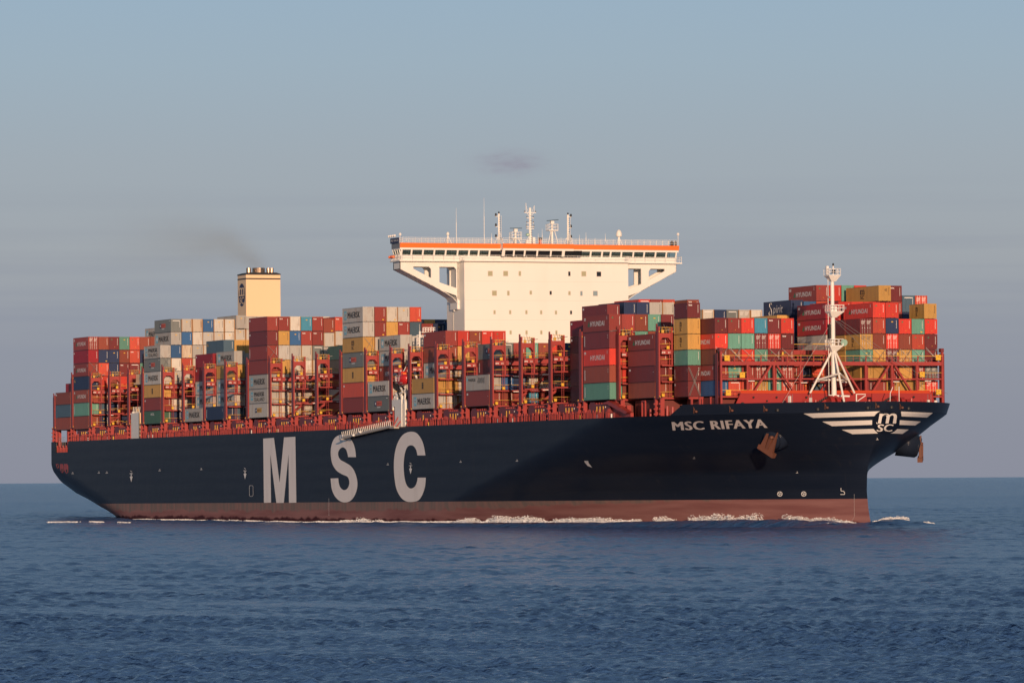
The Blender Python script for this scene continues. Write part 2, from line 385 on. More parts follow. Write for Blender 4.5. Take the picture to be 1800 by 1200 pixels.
def build_hull():
    mb = MB()
    S = np.concatenate([np.linspace(0, 0.25, 30), np.linspace(0.25, 0.62, 16)[1:], 1 - (1 - np.linspace(0, 1, 90)[1:]) ** 1.35 * 0.38 - 0.0])
    S = np.unique(np.clip(S, 0, 1))
    Zs = np.concatenate([np.linspace(-3, 3.6, 9), np.linspace(3.64, DECK, 30)])
    for side in (-1, 1):
        vs = []
        for Z in Zs:
            X = XT + (stem(Z) - XT) * S
            Y = YC + side * hb(X, Z)
            vs += [(float(a), float(b), float(Z)) for a, b in zip(X, Y)]
        n = len(S); fs = []
        for j in range(len(Zs) - 1):
            for i in range(n - 1):
                f = (j * n + i, j * n + i + 1, (j + 1) * n + i + 1, (j + 1) * n + i)
                # mooring recess at the after starboard corner
                xm = (vs[f[0]][0] + vs[f[1]][0]) / 2
                if side < 0 and XT + 2.6 < xm < XT + 13.6 and Zs[j] > DECK - 2.7: continue
                fs.append(f if side < 0 else f[::-1])
        mb.add(vs, fs, HULL_M)
    # transom
    vs = [(XT, YC - hb(XT, Z), Z) for Z in Zs] + [(XT, YC + hb(XT, Z), Z) for Z in Zs]
    n = len(Zs)
    mb.add([tuple(map(float, v)) for v in vs], [(i, i + 1, n + i + 1, n + i) for i in range(n - 1)], HULL_M)
    o = mb.build("hull", ship, smooth=True)
    # deck
    S2 = np.unique(np.concatenate([np.linspace(0, 1, 60), 1 - (1 - np.linspace(0, 1, 60)) ** 1.6 * 0.25]))
    X = XT + (stem(DECK) - XT) * S2; h = hb(X, DECK)
    d = MB()
    vs = [(float(a), float(YC - b), DECK - 0.02) for a, b in zip(X, h)] + [(float(a), float(YC + b), DECK - 0.02) for a, b in zip(X, h)]
    n = len(X)
    k0 = next(i for i in range(n) if X[i] > XT + 14)
    d.add(vs, [(i, i + 1, n + i + 1, n + i) for i in range(k0, n - 1)], DECKM)
    d.box(XT + 0.05, float(X[k0]), YC - 25.0, YC + 29.2, DECK - 0.3, DECK - 0.03, DECKM)
    d.build("deck", ship)
    # recessed mooring deck
    r = MB()
    r.box(XT + 0.1, XT + 14, YC - 29.2, YC - 20, DECK - 2.95, DECK - 2.75, RED)
    r.box(XT + 0.3, XT + 14, YC - 24.9, YC - 24.7, DECK - 2.75, DECK - 0.3, RED)
    for k in range(9):
        x = XT + 3.2 + k * 1.2
        r.box(x, x + 0.25, YC - 28.9, YC - 28.65, DECK - 2.75, DECK - 0.9 - 0.5 * (k % 2), RED)
    for k in range(3):
        r.lathe((XT + 5 + 2.6 * k, YC - 27, DECK - 2.75), [(0.45, 0), (0.45, 1.3), (0.6, 1.35), (0.6, 1.5)], RED)
    r.box(XT + 3, XT + 13, YC - 28.2, YC - 28.05, DECK - 1.1, DECK - 0.95, RED)
    r.build("mooring_recess", ship)
    # bulwark round the forecastle
    b = MB(); ZB0, ZB1 = DECK, 20.3
    Xb = np.concatenate([np.linspace(297.5, 299.8, 3), np.linspace(301, 322, 22), np.linspace(322.5, 330.15, 26)])
    def ring(Z, inset):
        pts = []
        for x in Xb:
            xx = min(x, float(stem(ZB1)) - 1e-3); hh = float(hb(xx, min(Z, 20.4))) if x < 330.1 else 0.0
            pts.append((xx, hh))
        return pts
    top = ring(ZB1, 0); bot_ = [(min(x, float(stem(ZB0)) - 1e-3), float(hb(min(x, float(stem(ZB0)) - 1e-3), ZB0)) if x < 330.1 else 0.0) for x in Xb]
    for side in (-1, 1):
        vs = []; n = len(Xb)
        for i in range(n):
            zt = ZB1 if i > 2 else ZB0 + (ZB1 - ZB0) * (i + 0.02) / 3
            vs += [(bot_[i][0], YC + side * bot_[i][1], ZB0), (top[i][0] if zt == ZB1 else bot_[i][0] + 0.3 * i, YC + side * (top[i][1] if i > 2 else bot_[i][1]), zt)]
        for i in range(n):
            zt = ZB1 if i > 2 else ZB0 + (ZB1 - ZB0) * (i + 0.02) / 3
            vs += [(bot_[i][0] - 0.12, YC + side * max(bot_[i][1] - 0.18, 0), ZB0), (top[i][0] - 0.12, YC + side * max(top[i][1] - 0.18, 0), zt)]
        fs = []
        for i in range(n - 1):
            a = 2 * i; c = 2 * n + 2 * i
            fs += [(a, a + 2, a + 3, a + 1), (c, c + 1, c + 3, c + 2), (a + 1, a + 3, c + 3, c + 1)]
        fs.append((0, 1, 2 * n + 1, 2 * n))
        b.add(vs, fs, HULL_M)
    bw = b.build("bulwark", ship, smooth=False)
    # hull side mooring openings at the stern
    m = MB()
    for u0, u1, y0, y1 in ((97.2, 102, 815, 823.5), (104.5, 110, 815, 831), (111.5, 118.5, 815, 832)):
        m.cut(); a = on_side(u0, y0, YC - HB); c = on_side(u1, y1, YC - HB); x0, x1 = a.x, c.x; z1, z0 = a.z, c.z
        w = (x1 - x0); pts = [(x0, z1), (x0 + w * .8, z1), (x1, z1 - .5), (x1, z0 + .3), (x0 + w * .7, z0), (x0 + w * .35, z0 + .3), (x0, z0 + 1.0)]
        m.prism(pts, YC - HB - 0.03, YC - HB + 0.2, RED, 'y')
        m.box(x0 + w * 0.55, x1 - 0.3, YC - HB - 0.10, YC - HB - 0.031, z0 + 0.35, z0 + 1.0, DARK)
    m.build("fairlead_opening", ship)
build_hull()

def on_hull(u, y, off=0.05):
    """first hit of the photo ray on the hull surface (either side), lifted by off"""
    d = pix_ray(u, y); d = d / d.length
    t0 = (CAM - Vector((345, YC, 8))).length * 0.93
    def g(t):
        p = CAM + d * t; z = p.z - TRIM * p.x; x = p.x
        if x > float(stem(np.clip(z, -3, 20.4))): return (x - float(stem(np.clip(z, -3, 20.4)))) + abs(p.y - YC) + 0.01
        return abs(p.y - YC) - float(hb(x, min(max(z, -3), 20.4)))
    a = t0; step = 2.0
    while g(a) > 0 and a < 1500: a += step
    lo, hi = a - step, a
    for _ in range(30):
        mid = (lo + hi) / 2
        if g(mid) > 0: lo = mid
        else: hi = mid
    p = CAM + d * lo; z = p.z - TRIM * p.x
    e = 0.25; side = -1 if p.y < YC else 1
    xx = min(p.x, float(stem(z)) - 0.3)
    nx = (float(hb(xx + .01, z)) - float(hb(xx - e, z))) / (e + .01); nz = (float(hb(xx, z + e)) - float(hb(xx, z - e))) / (2 * e)
    n = Vector((-nx, side, -nz)).normalized()
    return Vector((p.x, p.y, z)) + n * off
def catmull(pts, k=5):
    out = []; n = len(pts)
    for i in range(n):
        p0, p1, p2, p3 = (np.array(pts[(i + j - 1) % n][:2], float) for j in range(4))
        if pts[i][-1] == 'c' or pts[(i + 1) % n][-1] == 'c':
            # keep corners sharp: no overshoot into or out of a corner point
            if pts[i][-1] == 'c': p0 = p1 - (p2 - p1) * 0.5
            if pts[(i + 1) % n][-1] == 'c': p3 = p2 + (p2 - p1) * 0.5
        if pts[i][-1] == 'c' and pts[(i + 1) % n][-1] == 'c': out.append(tuple(p1)); continue
        for s in range(k):
            t = s / k
            out.append(tuple(0.5 * ((2 * p1) + (-p0 + p2) * t + (2 * p0 - 5 * p1 + 4 * p2 - p3) * t * t + (-p0 + 3 * p1 - 3 * p2 + p3) * t ** 3)))
    return out
def decal(mb, pts, fn, m):
    tri = tessellate_polygon([[Vector((a, b, 0)) for a, b in pts]])
    mb.add([fn(a, b) for a, b in pts], [tuple(t) for t in tri], m)
YS = YC - HB
# the three big side letters
big = MB(); zf = lambda a, b: (lambda p: (p.x, YS - 0.03, p.z))(on_side(440 + a / 5, 740 + b / 5, YS))
decal(big, [(110, 152), (205, 146), (252, 540), (293, 142), (393, 136), (398, 714), (333, 716), (332, 290), (288, 716), (222, 717), (172, 290), (176, 714), (113, 716)], zf, WHITEL)
c = 'c'
S_ = [(925, 315, c), (855, 315, c), (850, 285), (838, 250), (815, 230), (790, 238), (770, 268), (770, 305), (788, 338), (830, 362), (880, 395), (915, 450), (935, 530), (930, 600), (905, 662), (870, 700), (825, 712), (780, 700), (738, 660), (710, 595), (700, 502, c), (768, 500, c), (772, 540), (785, 580), (815, 604), (845, 592), (863, 555), (862, 515), (845, 485), (800, 465), (750, 430), (715, 370), (703, 290), (708, 220), (730, 160), (765, 128), (810, 118), (860, 135), (900, 190), (918, 250)]
C_ = [(1535, 300, c), (1465, 300, c), (1455, 255), (1435, 222), (1408, 211), (1378, 225), (1358, 270), (1347, 330), (1343, 400), (1348, 480), (1362, 545), (1385, 582), (1412, 590), (1440, 572), (1458, 535), (1465, 495, c), (1537, 495, c), (1530, 570), (1508, 640), (1475, 690), (1430, 706), (1370, 705), (1320, 672), (1280, 600), (1262, 500), (1257, 400), (1263, 300), (1284, 210), (1320, 140), (1360, 105), (1410, 92), (1460, 105), (1500, 158), (1522, 220)]
big.cut(); decal(big, catmull(S_), zf, WHITEL); big.cut(); decal(big, catmull(C_), zf, WHITEL)
big.build("side_letter", ship)
# ship's name
nm = MB()
def name_fn(a, b):
    x0, x1 = 1160 + (150 + 15 * (1 - b)) / 7.5, 1160 + (1385 + 33 * (1 - b)) / 7.5
    yb = 418 + (382 - 418) * a; yt = 305 + (268 - 305) * a
    return on_hull(x0 + (x1 - x0) * a, 700 + (yb + (yt - yb) * b) / 7.5, 0.08)
put_text(nm, "MSC RIFAYA", name_fn, mat("name_lettering", (0.80, 0.72, 0.66), 0.6), bold=0.042)
nm.build("name_lettering", ship)
# winged bow emblem
em = MB(); EW = mat("emblem_white", (0.82, 0.78, 0.72), 0.5)
fz4 = lambda a, b, o=0.07: on_hull(1400 + a / 6.43, 700 + b / 6.43, o)
def quad_strip(p0, p1, p2, p3, n=16):
    """p0->p1 top edge, p3->p2 bottom edge"""
    vs = []
    for j in range(4):
        for i in range(n + 1):
            s, t = i / n, j / 3
            a = (p0[0] + (p1[0] - p0[0]) * s, p0[1] + (p1[1] - p0[1]) * s); b = (p3[0] + (p2[0] - p3[0]) * s, p3[1] + (p2[1] - p3[1]) * s)
            vs.append(fz4(a[0] + (b[0] - a[0]) * t, a[1] + (b[1] - a[1]) * t))
    em.add(vs, [(j * (n + 1) + i, j * (n + 1) + i + 1, (j + 1) * (n + 1) + i + 1, (j + 1) * (n + 1) + i) for j in range(3) for i in range(n)], EW)
quad_strip((78, 168), (965, 142), (885, 197), (185, 217)); quad_strip((1175, 146), (1535, 160), (1470, 212), (1182, 199))
quad_strip((288, 258), (852, 243), (850, 295), (400, 310)); quad_strip((1163, 243), (1400, 257), (1335, 302), (1138, 295))
quad_strip((508, 350), (865, 340), (915, 392), (628, 400)); quad_strip((1095, 340), (1262, 348), (1190, 397), (1035, 390))
NAVYD = mat("emblem_navy", (0.008, 0.012, 0.024), 0.4, spec=0.2)
for r0_, r1_ in ((0, .35), (.35, .7), (.7, 1.0)):
    for k in range(28):
        a0, a1 = 2 * math.pi * k / 28, 2 * math.pi * (k + 1) / 28
        em.add([fz4(1008 + 152 * r_ * math.cos(a_), 262 + 134 * r_ * math.sin(a_), .09) for a_, r_ in ((a0, r0_), (a1, r0_), (a1, r1_), (a0, r1_))], [(0, 1, 2, 3)], NAVYD)
def emt(x0, x1, y0, y1, sh):
    return lambda a, b: fz4(x0 + (x1 - x0 - sh) * a + sh * b, y1 + (y0 - y1) * b, .12)
put_text(em, "m", emt(915, 1135, 166, 278, 22), EW, bold=0.055)
decal(em, [(895, 266), (1122, 262), (1112, 279), (1010, 282), (905, 284)], lambda a, b: fz4(a, b, .12), EW)
put_text(em, "SC", emt(898, 1090, 288, 368, 20), EW, bold=0.05)
em.build("bow_emblem", ship)
# draught, thruster, bulb and pilot marks
mk = MB()
def ring_mark(u, y, r, cross=True):
    for i in range(16):
        a0, a1 = 2 * math.pi * i / 16, 2 * math.pi * (i + 1) / 16
        P = lambda a, rr: on_hull(u + rr * math.cos(a), y + rr * math.sin(a), 0.07)
        mk.add([P(a0, r), P(a1, r), P(a1, r * .72), P(a0, r * .72)], [(0, 1, 2, 3)], WTXT)
    for a in (0.5, 2.07):
        P = lambda s, w: on_hull(u + math.cos(a) * s - math.sin(a) * w, y + math.sin(a) * s + math.cos(a) * w, 0.07)
        mk.add([P(-r * .8, -.5), P(r * .8, -.5), P(r * .8, .5), P(-r * .8, .5)], [(0, 1, 2, 3)], WTXT)
ring_mark(1369.5, 867.5, 4.6); mk.cut(); ring_mark(1411.5, 867.5, 4.6); mk.cut()
def line_mark(pts, w=0.9):
    for (a, b), (c_, d_) in zip(pts, pts[1:]):
        L = math.hypot(c_ - a, d_ - b); nx, ny = -(d_ - b) / L * w / 2, (c_ - a) / L * w / 2
        mk.add([on_hull(a + nx, b + ny, .07), on_hull(c_ + nx, d_ + ny, .07), on_hull(c_ - nx, d_ - ny, .07), on_hull(a - nx, b - ny, .07)], [(0, 1, 2, 3)], WTXT)
mk.cut(); line_mark([(1477, 857), (1477, 862.5), (1481, 862.5), (1483.5, 865), (1483, 868.5), (1476, 868.5)], 1.1)
for u, y0 in ((230, 826), (430, 821), (721, 812)):
    mk.cut()
    decal(mk, [(u - .8, y0 + 5), (u + .8, y0 + 5), (u + .8, y0 + 11), (u + 2.6, y0 + 11), (u, y0 + 21), (u - 2.6, y0 + 11), (u - .8, y0 + 11)], lambda a, b: on_hull(a, b, .07), WTXT)
    line_mark([(u - 3, y0 + 6), (u + 3, y0 + 6)]); line_mark([(u - 1.5, y0 + 1), (u + 1.5, y0 + 3)])
mk.cut(); decal(mk, [(1026, 809), (1033, 809), (1034, 813), (1040, 821), (1032, 818), (1027, 812)], lambda a, b: on_hull(a, b, .07), WTXT)
for u, y in ((127, 832), (173, 831), (187, 831), (280, 827), (353, 825), (681, 816.5), (809, 812), (908, 810), (1219, 805), (1400, 830.5), (1541, 772)):
    mk.cut(); line_mark([(u - 2, y), (u + 2, y)], .8); line_mark([(u, y - 3), (u + .6, y - 1)], .9)
mk.cut(); line_mark([(438, 853), (443, 853), (444, 855), (444, 870), (442, 872), (439, 872), (437.5, 870), (437.5, 855), (438, 853)], .5)
mk.cut()
for k in range(26): line_mark([(1499.8, 868.5 + 1.55 * k), (1500.5, 868.9 + 1.55 * k)], .45)
mk.cut()
for k in range(14): line_mark([(576.6, 876 + 2.2 * k), (577.4, 876.7 + 2.2 * k)], .6)
mk.cut()
for k in range(8): line_mark([(1499 - 1.1 * k, 909 + 1.6 * k), (1499.8 - 1.1 * k, 909.4 + 1.6 * k)], .45)
mk.build("hull_mark", ship)

# bulwark fairleads and small fittings
fl = MB()
for u, y in ((1224, 723), (1287, 721), (1347, 720), (1454, 716), (1543, 714), (1585, 716)):
    fl.cut(); p = on_hull(u, y, 0.1)
    fl.bar(on_hull(u - 5, y - 8, .1), on_hull(u - 1, y, .1), 0.07, RUSTY); fl.bar(on_hull(u - 4, y - 6, .12), on_hull(u - 4, y + 3, .12), 0.1, RUSTY)
    fl.lathe(p, [(0.1, -.22), (0.26, -.12), (0.26, .12), (0.1, .22)], RUSTY, n=10)
for u, y in ((1366, 721), (1437, 719.5), (1525, 717), (1567, 716), (1597, 718)):
    fl.cut(); fl.lathe(on_hull(u, y, -.08), [(0.1, -.24), (0.38, -.2), (0.38, .2), (0.1, .24)], DARK, n=10)
fl.build("fairlead", ship)

# anchors and their bolsters
def anchor(u, y, side):
    p = on_hull(u, y, -1.2) if side < 0 else Vector((308.5, YC + hb(308.5, 13.3) - .2, 13.3))
    n = Vector((0.42, side * 0.85, -0.30)).normalized()
    mb = MB(); mb.tube(p - n * 1.2, p + n * 2.2, 2.6, HULL_M, 1.95, n=28); mb.tube(p + n * 2.19, p + n * 2.6, 1.95, HULL_M, 1.5, n=28)
    bo = mb.build("anchor_bolster", ship, smooth=True)
    a = MB(); c0 = p + n * 2.75
    x = Vector((-0.85, side * 0.42, 0)).normalized() * (1 if side < 0 else -1)
    up = (Vector((0.15, 0, 1)) if side < 0 else Vector((0.05, 0, 1))).normalized(); x = (x - up * x.dot(up)).normalized(); ax = up * 0.93 - x * 0.36 * (1 if side < 0 else -.2); ax.normalize(); bx_ = ax.cross(n).normalized()
    if side < 0: bx_ = (x - ax * x.dot(ax)).normalized()
    def PP(s, t, o=0): return c0 + (bx_ * s + ax * t) * .88 + n * o
    a.bar(PP(-2.3, -2.2), PP(1.9, -2.2), 0.9, RUSTY, 0.8)
    for s in (-1.25, 0.85):
        vs = [PP(s - .55, -2.0, -.25), PP(s + .75, -2.0, -.25), PP(s + .25, 2.4, -.1), PP(s + .05, 2.4, -.1), PP(s - .55, -2.0, .35), PP(s + .75, -2.0, .35), PP(s + .25, 2.4, .1), PP(s + .05, 2.4, .1)]
        a.add(vs, [(0, 3, 2, 1), (4, 5, 6, 7), (0, 1, 5, 4), (1, 2, 6, 5), (2, 3, 7, 6), (3, 0, 4, 7)], RUSTY)
    a.bar(PP(-.2, -2, .1), PP(-.2, .6, .1), 0.6, RUSTY); a.lathe(PP(-.2, .9, .1), [(.1, -.3), (.4, -.2), (.4, .2), (.1, .3)], RUSTY, n=8)
    a.build("anchor", ship)
anchor(1365, 776, -1); anchor(0, 0, 1)

# ------------------------------------------------------------------ bays
P = 14.8825
BX = {}
for i, n in enumerate('ABCD'): BX[n] = -70.2 + i * P
for i, n in enumerate('EFGHIJKLMNO'): BX[n] = i * P
for i, n in enumerate('PQRSTUVWX'): BX[n] = 174.25 + i * P
RP, Z0, L40, L45, L20 = 2.545, 21.75, 12.19, 13.72, 6.06
#EXTRA_STRUCTURE#
# ------------------------------------------------------------------ containers
CC = {'r': ((0.275, 0.046, 0.038), 'rust red'), 'b': ((0.25, 0.058, 0.036), 'red-brown'), 'M': ((0.30, 0.014, 0.026), 'crimson'),
      'R': ((0.58, 0.048, 0.032), 'bright red'), 'o': ((0.50, 0.075, 0.045), 'orange-red'), 'g': ((0.44, 0.43, 0.40), 'light grey'),
      'G': ((0.155, 0.170, 0.165), 'dark grey'), 'y': ((0.52, 0.30, 0.085), 'ochre yellow'), 't': ((0.125, 0.31, 0.24), 'sea green'),
      'n': ((0.020, 0.036, 0.095), 'navy blue'), 'B': ((0.035, 0.115, 0.27), 'mid blue'), 'L': ((0.07, 0.30, 0.44), 'turquoise blue'),
      'w': ((0.54, 0.51, 0.45), 'cream white'), 'q': ((0.50, 0.42, 0.32), 'rust-streaked cream'), 'd': ((0.055, 0.13, 0.085), 'dark green'),
      's': ((0.060, 0.110, 0.155), 'steel blue'), 'm': ((0.165, 0.027, 0.030), 'dark maroon')}
CM = {}
for k_, (c_, nme) in CC.items():
    heavy = k_ in 'wgq'
    CM[k_] = mat("container_" + nme.replace(' ', '_').replace('-', '_'), c_, 0.5, dirt=0.8 if k_ == 'q' else (0.38 if heavy else 0.42), vary=0.20,
                 dirt_col=(0.30, 0.13, 0.05) if heavy else tuple(v * 0.55 + 0.02 for v in c_), scale=0.35, streak=True, spec=0.35)
RUSTE = mat("rusty_corner_post", (0.40, 0.20, 0.08), 0.7)
def front_text(mb, s, fm, L, h):
    X = L / 2 + 0.015
    def q4(y0, y1, z0, z1, m): mb.add([(X, y0, z0), (X, y1, z0), (X, y1, z1), (X, y0, z1)], [(0, 1, 2, 3)], m)
    tm = BTXT if s in 'wgqy' else WTXT
    for k in range(7):
        if fm != 'n': q4(0.78, 0.86, h * (0.36 + 0.075 * k), h * (0.36 + 0.075 * k + 0.055), tm)
    if fm == 'x': put_text(mb, "tex", lambda a, b: (X, -1.0 + 0.72 * a, h * 0.80 + 0.26 * b), WTXT, bold=0.04)
    elif fm == '^':
        mb.add([(X, -.75, h * .76), (X, -.35, h * .76), (X, -.55, h * .86)], [(0, 1, 2)], GTRI); q4(.1, .2, h * .2, h * .24, YELB)
    elif fm == 'p': q4(.45, .8, h * .10, h * .17, YELB)
    elif fm == 'l': q4(-.18, .18, h * .74, h * .80, YELB)
    elif fm == 'T': q4(-.8, .8, h * .84, h * .89, WTXT)
    elif fm == '4': put_text(mb, "45", lambda a, b: (X, -.05 + 0.5 * a, h * 0.62 + 0.5 * b), BTXT, bold=0.0)
_cm = {}
def body_mesh(L, h, s, fm):
    key = (L, h, s, fm)
    if key in _cm: return _cm[key]
    mb = MB(); m = CM[s]; W = 1.22; e = 0.14; hl = L / 2
    pm = RUSTE if s in 'wq' else m
    for sx in (-1, 1):
        for sy in (-1, 1):
            x0, x1 = sorted((sx * hl, sx * (hl - e))); y0, y1 = sorted((sy * W, sy * (W - e)))
            mb.box(x0, x1, y0, y1, 0.0, h, pm)
    for sy in (-1, 1):
        y0, y1 = sorted((sy * (W - 0.005), sy * (W - 0.07)))
        mb.box(-hl + e, hl - e, y0, y1, 0.03, 0.16, m); mb.box(-hl + e, hl - e, y0, y1, h - 0.10, h, m)
    for sx in (-1, 1):
        x0, x1 = sorted((sx * (hl - .004), sx * (hl - .08)))
        mb.box(x0, x1, -W + e, W - e, 0.03, 0.17, m); mb.box(x0, x1, -W + e, W - e, h - 0.12, h, m)
    # corrugated sides
    n = max(10, int(L / 0.56)); p = (L - 2 * e) / n
    for sy in (-1, 1):
        vs = []; ys = (W - 0.02, W - 0.02, W - 0.047, W - 0.047)
        for i in range(n):
            for k in range(4):
                vs.append((-hl + e + p * (i + (0, .35, .5, .85)[k]), sy * ys[k]))
        vs.append((hl - e, sy * ys[0])); nn = len(vs)
        V3 = [(a, b, 0.16) for a, b in vs] + [(a, b, h - 0.1) for a, b in vs]
        mb.add(V3, [((i, i + 1, nn + i + 1, nn + i) if sy < 0 else (i + 1, i, nn + i, nn + i + 1)) for i in range(nn - 1)], m)
    # corrugated ends
    for sx in (-1, 1):
        if fm == 'D' and sx > 0: 
            mb.add([(hl - .06, -W + e, .17), (hl - .06, W - e, .17), (hl - .06, W - e, h - .12), (hl - .06, -W + e, h - .12)], [(0, 1, 2, 3)], m); continue
        ne = 7; pe = (2 * W - 2 * e) / ne; vs = []
        xs = (hl - .015, hl - .015, hl - .05, hl - .05)
        for i in range(ne):
            for k in range(4): vs.append((sx * xs[k], -W + e + pe * (i + (0, .35, .5, .85)[k])))
        vs.append((sx * xs[0], W - e)); nn = len(vs)
        V3 = [(a, b, 0.17) for a, b in vs] + [(a, b, h - 0.12) for a, b in vs]
        mb.add(V3, [((i, i + 1, nn + i + 1, nn + i) if sx > 0 else (i + 1, i, nn + i, nn + i + 1)) for i in range(nn - 1)], m)
    mb.add([(-hl + .08, -W + .07, h - .02), (hl - .08, -W + .07, h - .02), (hl - .08, W - .07, h - .02), (-hl + .08, W - .07, h - .02)], [(0, 1, 2, 3)], m)
    mb.add([(-hl + .08, -W + .07, .12), (hl - .08, -W + .07, .12), (hl - .08, W - .07, .12), (-hl + .08, W - .07, .12)], [(3, 2, 1, 0)], DARK)
    mb.box(hl - .5, hl - .005, -.72, .72, -.066, -.004, DARK); mb.box(-hl + .2, hl - .6, -W + .02, W - .1, -.066, -.01, DARK)  # dark boxes paint the shadow in the gap under the container
    for yy in (-.5, .32): mb.box(hl - .01, hl + .004, yy, yy + .2, .03, .09, DARK)
    if fm != 'D': front_text(mb, s, fm, L, h)
    _cm[key] = mb.mesh("container_body"); return _cm[key]
def door_mesh(L, h, s):
    key = ('door', L, h, s)
    if key in _cm: return _cm[key]
    mb = MB(); m = CM[s]; X = L / 2
    for sy in (-1, 1):
        y0, y1 = sorted((sy * .02, sy * 1.07)); mb.box(X - .055, X - .02, y0, y1, .18, h - .13, m)
        for k in range(2):
            y = sy * (.30 + .45 * k); mb.tube((X + .005, y, .1), (X + .005, y, h - .05), .028, WTXT if s in 'RrMbo' else GREY, n=5)
            mb.box(X - .02, X + .03, y - .09, y + .05, h * .38, h * .41, WTXT)
        for k in range(4): mb.box(X - .02, X - .008, y0 + .12, y1 - .12 - .1 * k, h * (.84 - .06 * k), h * (.86 - .06 * k), WTXT if s != 'y' else BTXT)
    _cm[key] = mb.mesh("container_door"); return _cm[key]
def letter_mesh(L, h, s, sm):
    key = ('let', L, h, s, sm)
    if key in _cm: return _cm[key]
    mb = MB(); Y = -1.225
    X = lambda fr: -L / 2 + L * fr
    def q4(x0, x1, z0, z1, m, o=0.0): mb.add([(X(x0), Y - o, z0 * h), (X(x1), Y - o, z0 * h), (X(x1), Y - o, z1 * h), (X(x0), Y - o, z1 * h)], [(0, 1, 2, 3)], m)
    def T(t, x0, x1, z0, z1, m, bold=.04, sh=0, o=0.0): put_text(mb, t, lambda a, b: (X(x0 + (x1 - x0) * a), Y - o, h * (z0 + (z1 - z0) * b)), m, bold, sh)
    def star(x, z, r):
        for k in range(7):
            a = math.pi / 2 + k * 2 * math.pi / 7
            mb.add([(X(x) + r * math.cos(a), Y - .004, z * h + r * math.sin(a)), (X(x) + .4 * r * math.cos(a + .8), Y - .004, z * h + .4 * r * math.sin(a + .8)), (X(x), Y - .004, z * h), (X(x) + .4 * r * math.cos(a - .8), Y - .004, z * h + .4 * r * math.sin(a - .8))], [(0, 1, 2, 3)], WTXT)
    if sm in 'KZ':
        q4(.09, .21, .22, .82, STAR); star(.15, .52, .62)
        if sm == 'K': T("MAERSK", .26, .86, .30, .72, BTXT, .035)
        else: T("MAERSK", .27, .82, .50, .80, BTXT, .05); T("SEALAND", .27, .82, .14, .42, BTXT, .01)
    elif sm in 'Hh':
        if sm == 'H': mb.add([(X(.17), Y, .34 * h), (X(.25), Y, .34 * h), (X(.22), Y, .66 * h)], [(0, 1, 2)], GTRI)
        T("HYUNDAI", .27, .82, .34, .64, WTXT, .025); q4(.03, .10, .80, .86, WTXT); q4(.03, .10, .72, .77, WTXT)
        for k in range(3): q4(.91, .925, .70 + .07 * k, .75 + .07 * k, WTXT)
    elif sm == 'C':
        T("m", .435, .565, .52, .80, BTXT, .06); q4(.43, .57, .50, .535, BTXT); T("SC", .44, .56, .20, .44, BTXT, .05)
    elif sm == 'c':
        for k in range(4): q4(.46, .53, .30 + .11 * k, .385 + .11 * k, BTXT)
    elif sm == 'O':
        q4(.32, .42, .36, .68, NBOX); q4(.42, .67, .37, .69, RBOX); q4(.35, .39, .45, .60, WTXT, .004); T("NET", .45, .62, .46, .58, DRTXT, .04, 0, .004)
        q4(.44, .60, .25, .30, WTXT); q4(.88, .95, .84, .88, WTXT)
    elif sm == 'o':
        q4(.32, .42, .36, .68, NBOX); q4(.42, .67, .37, .69, YEL); q4(.35, .39, .45, .60, WTXT, .004); T("NET", .45, .62, .46, .58, DRTXT, .04, 0, .004)
    elif sm == 'W': T("MSC", .42, .58, .55, .82, WTXT, .05); T("SC", .42, .58, .20, .48, WTXT, .05)
    elif sm == 'S':
        pts = [(.30, .82), (.27, .92), (.23, .88), (.22, .72), (.28, .52), (.30, .30), (.26, .12), (.21, .16), (.20, .32), (.23, .40)]
        for a, b in zip(pts, pts[1:]): mb.bar((X(a[0]), Y, a[1] * h), (X(b[0]), Y, b[1] * h), .10, WTXT, .02)
        T("pirit", .34, .70, .10, .74, WTXT, .0, .25)
    elif sm == 'Q':
        T("MAERSK", .10, .42, .60, .80, BTXT, .03); q4(.03, .08, .62, .84, STAR)
        for k in range(9): mb.bar((X(.55 + .03 * k), Y, h * (.85 - .02 * (k % 4))), (X(.5 + .035 * k), Y, h * (.5 - .03 * (k % 3))), .05, BTXT, .01)
    elif sm == 'v':
        for k in range(9): q4(.035, .065, .18 + .07 * k, .23 + .07 * k, WTXT)
        for k in range(3): q4(.93, .95, .60 + .09 * k, .63 + .09 * k, WTXT)
    elif sm == 'U': T("KGL", .40, .62, .66, .84, WTXT, .05)
    elif sm == 'A': mb.add([(X(.38), Y, .22 * h), (X(.64), Y, .22 * h), (X(.54), Y, .78 * h)], [(0, 1, 2)], NBOX); q4(.06, .1, .7, .8, WTXT); q4(.86, .9, .7, .8, WTXT)
    elif sm == 'Y': q4(.04, .14, .60, .66, YEL); q4(.04, .12, .72, .78, YEL)
    elif sm == 'i': q4(.03, .09, .74, .86, WTXT); q4(.93, .95, .60, .63, WTXT)
    _cm[key] = mb.mesh("lettering") if mb.v else None; return _cm[key]

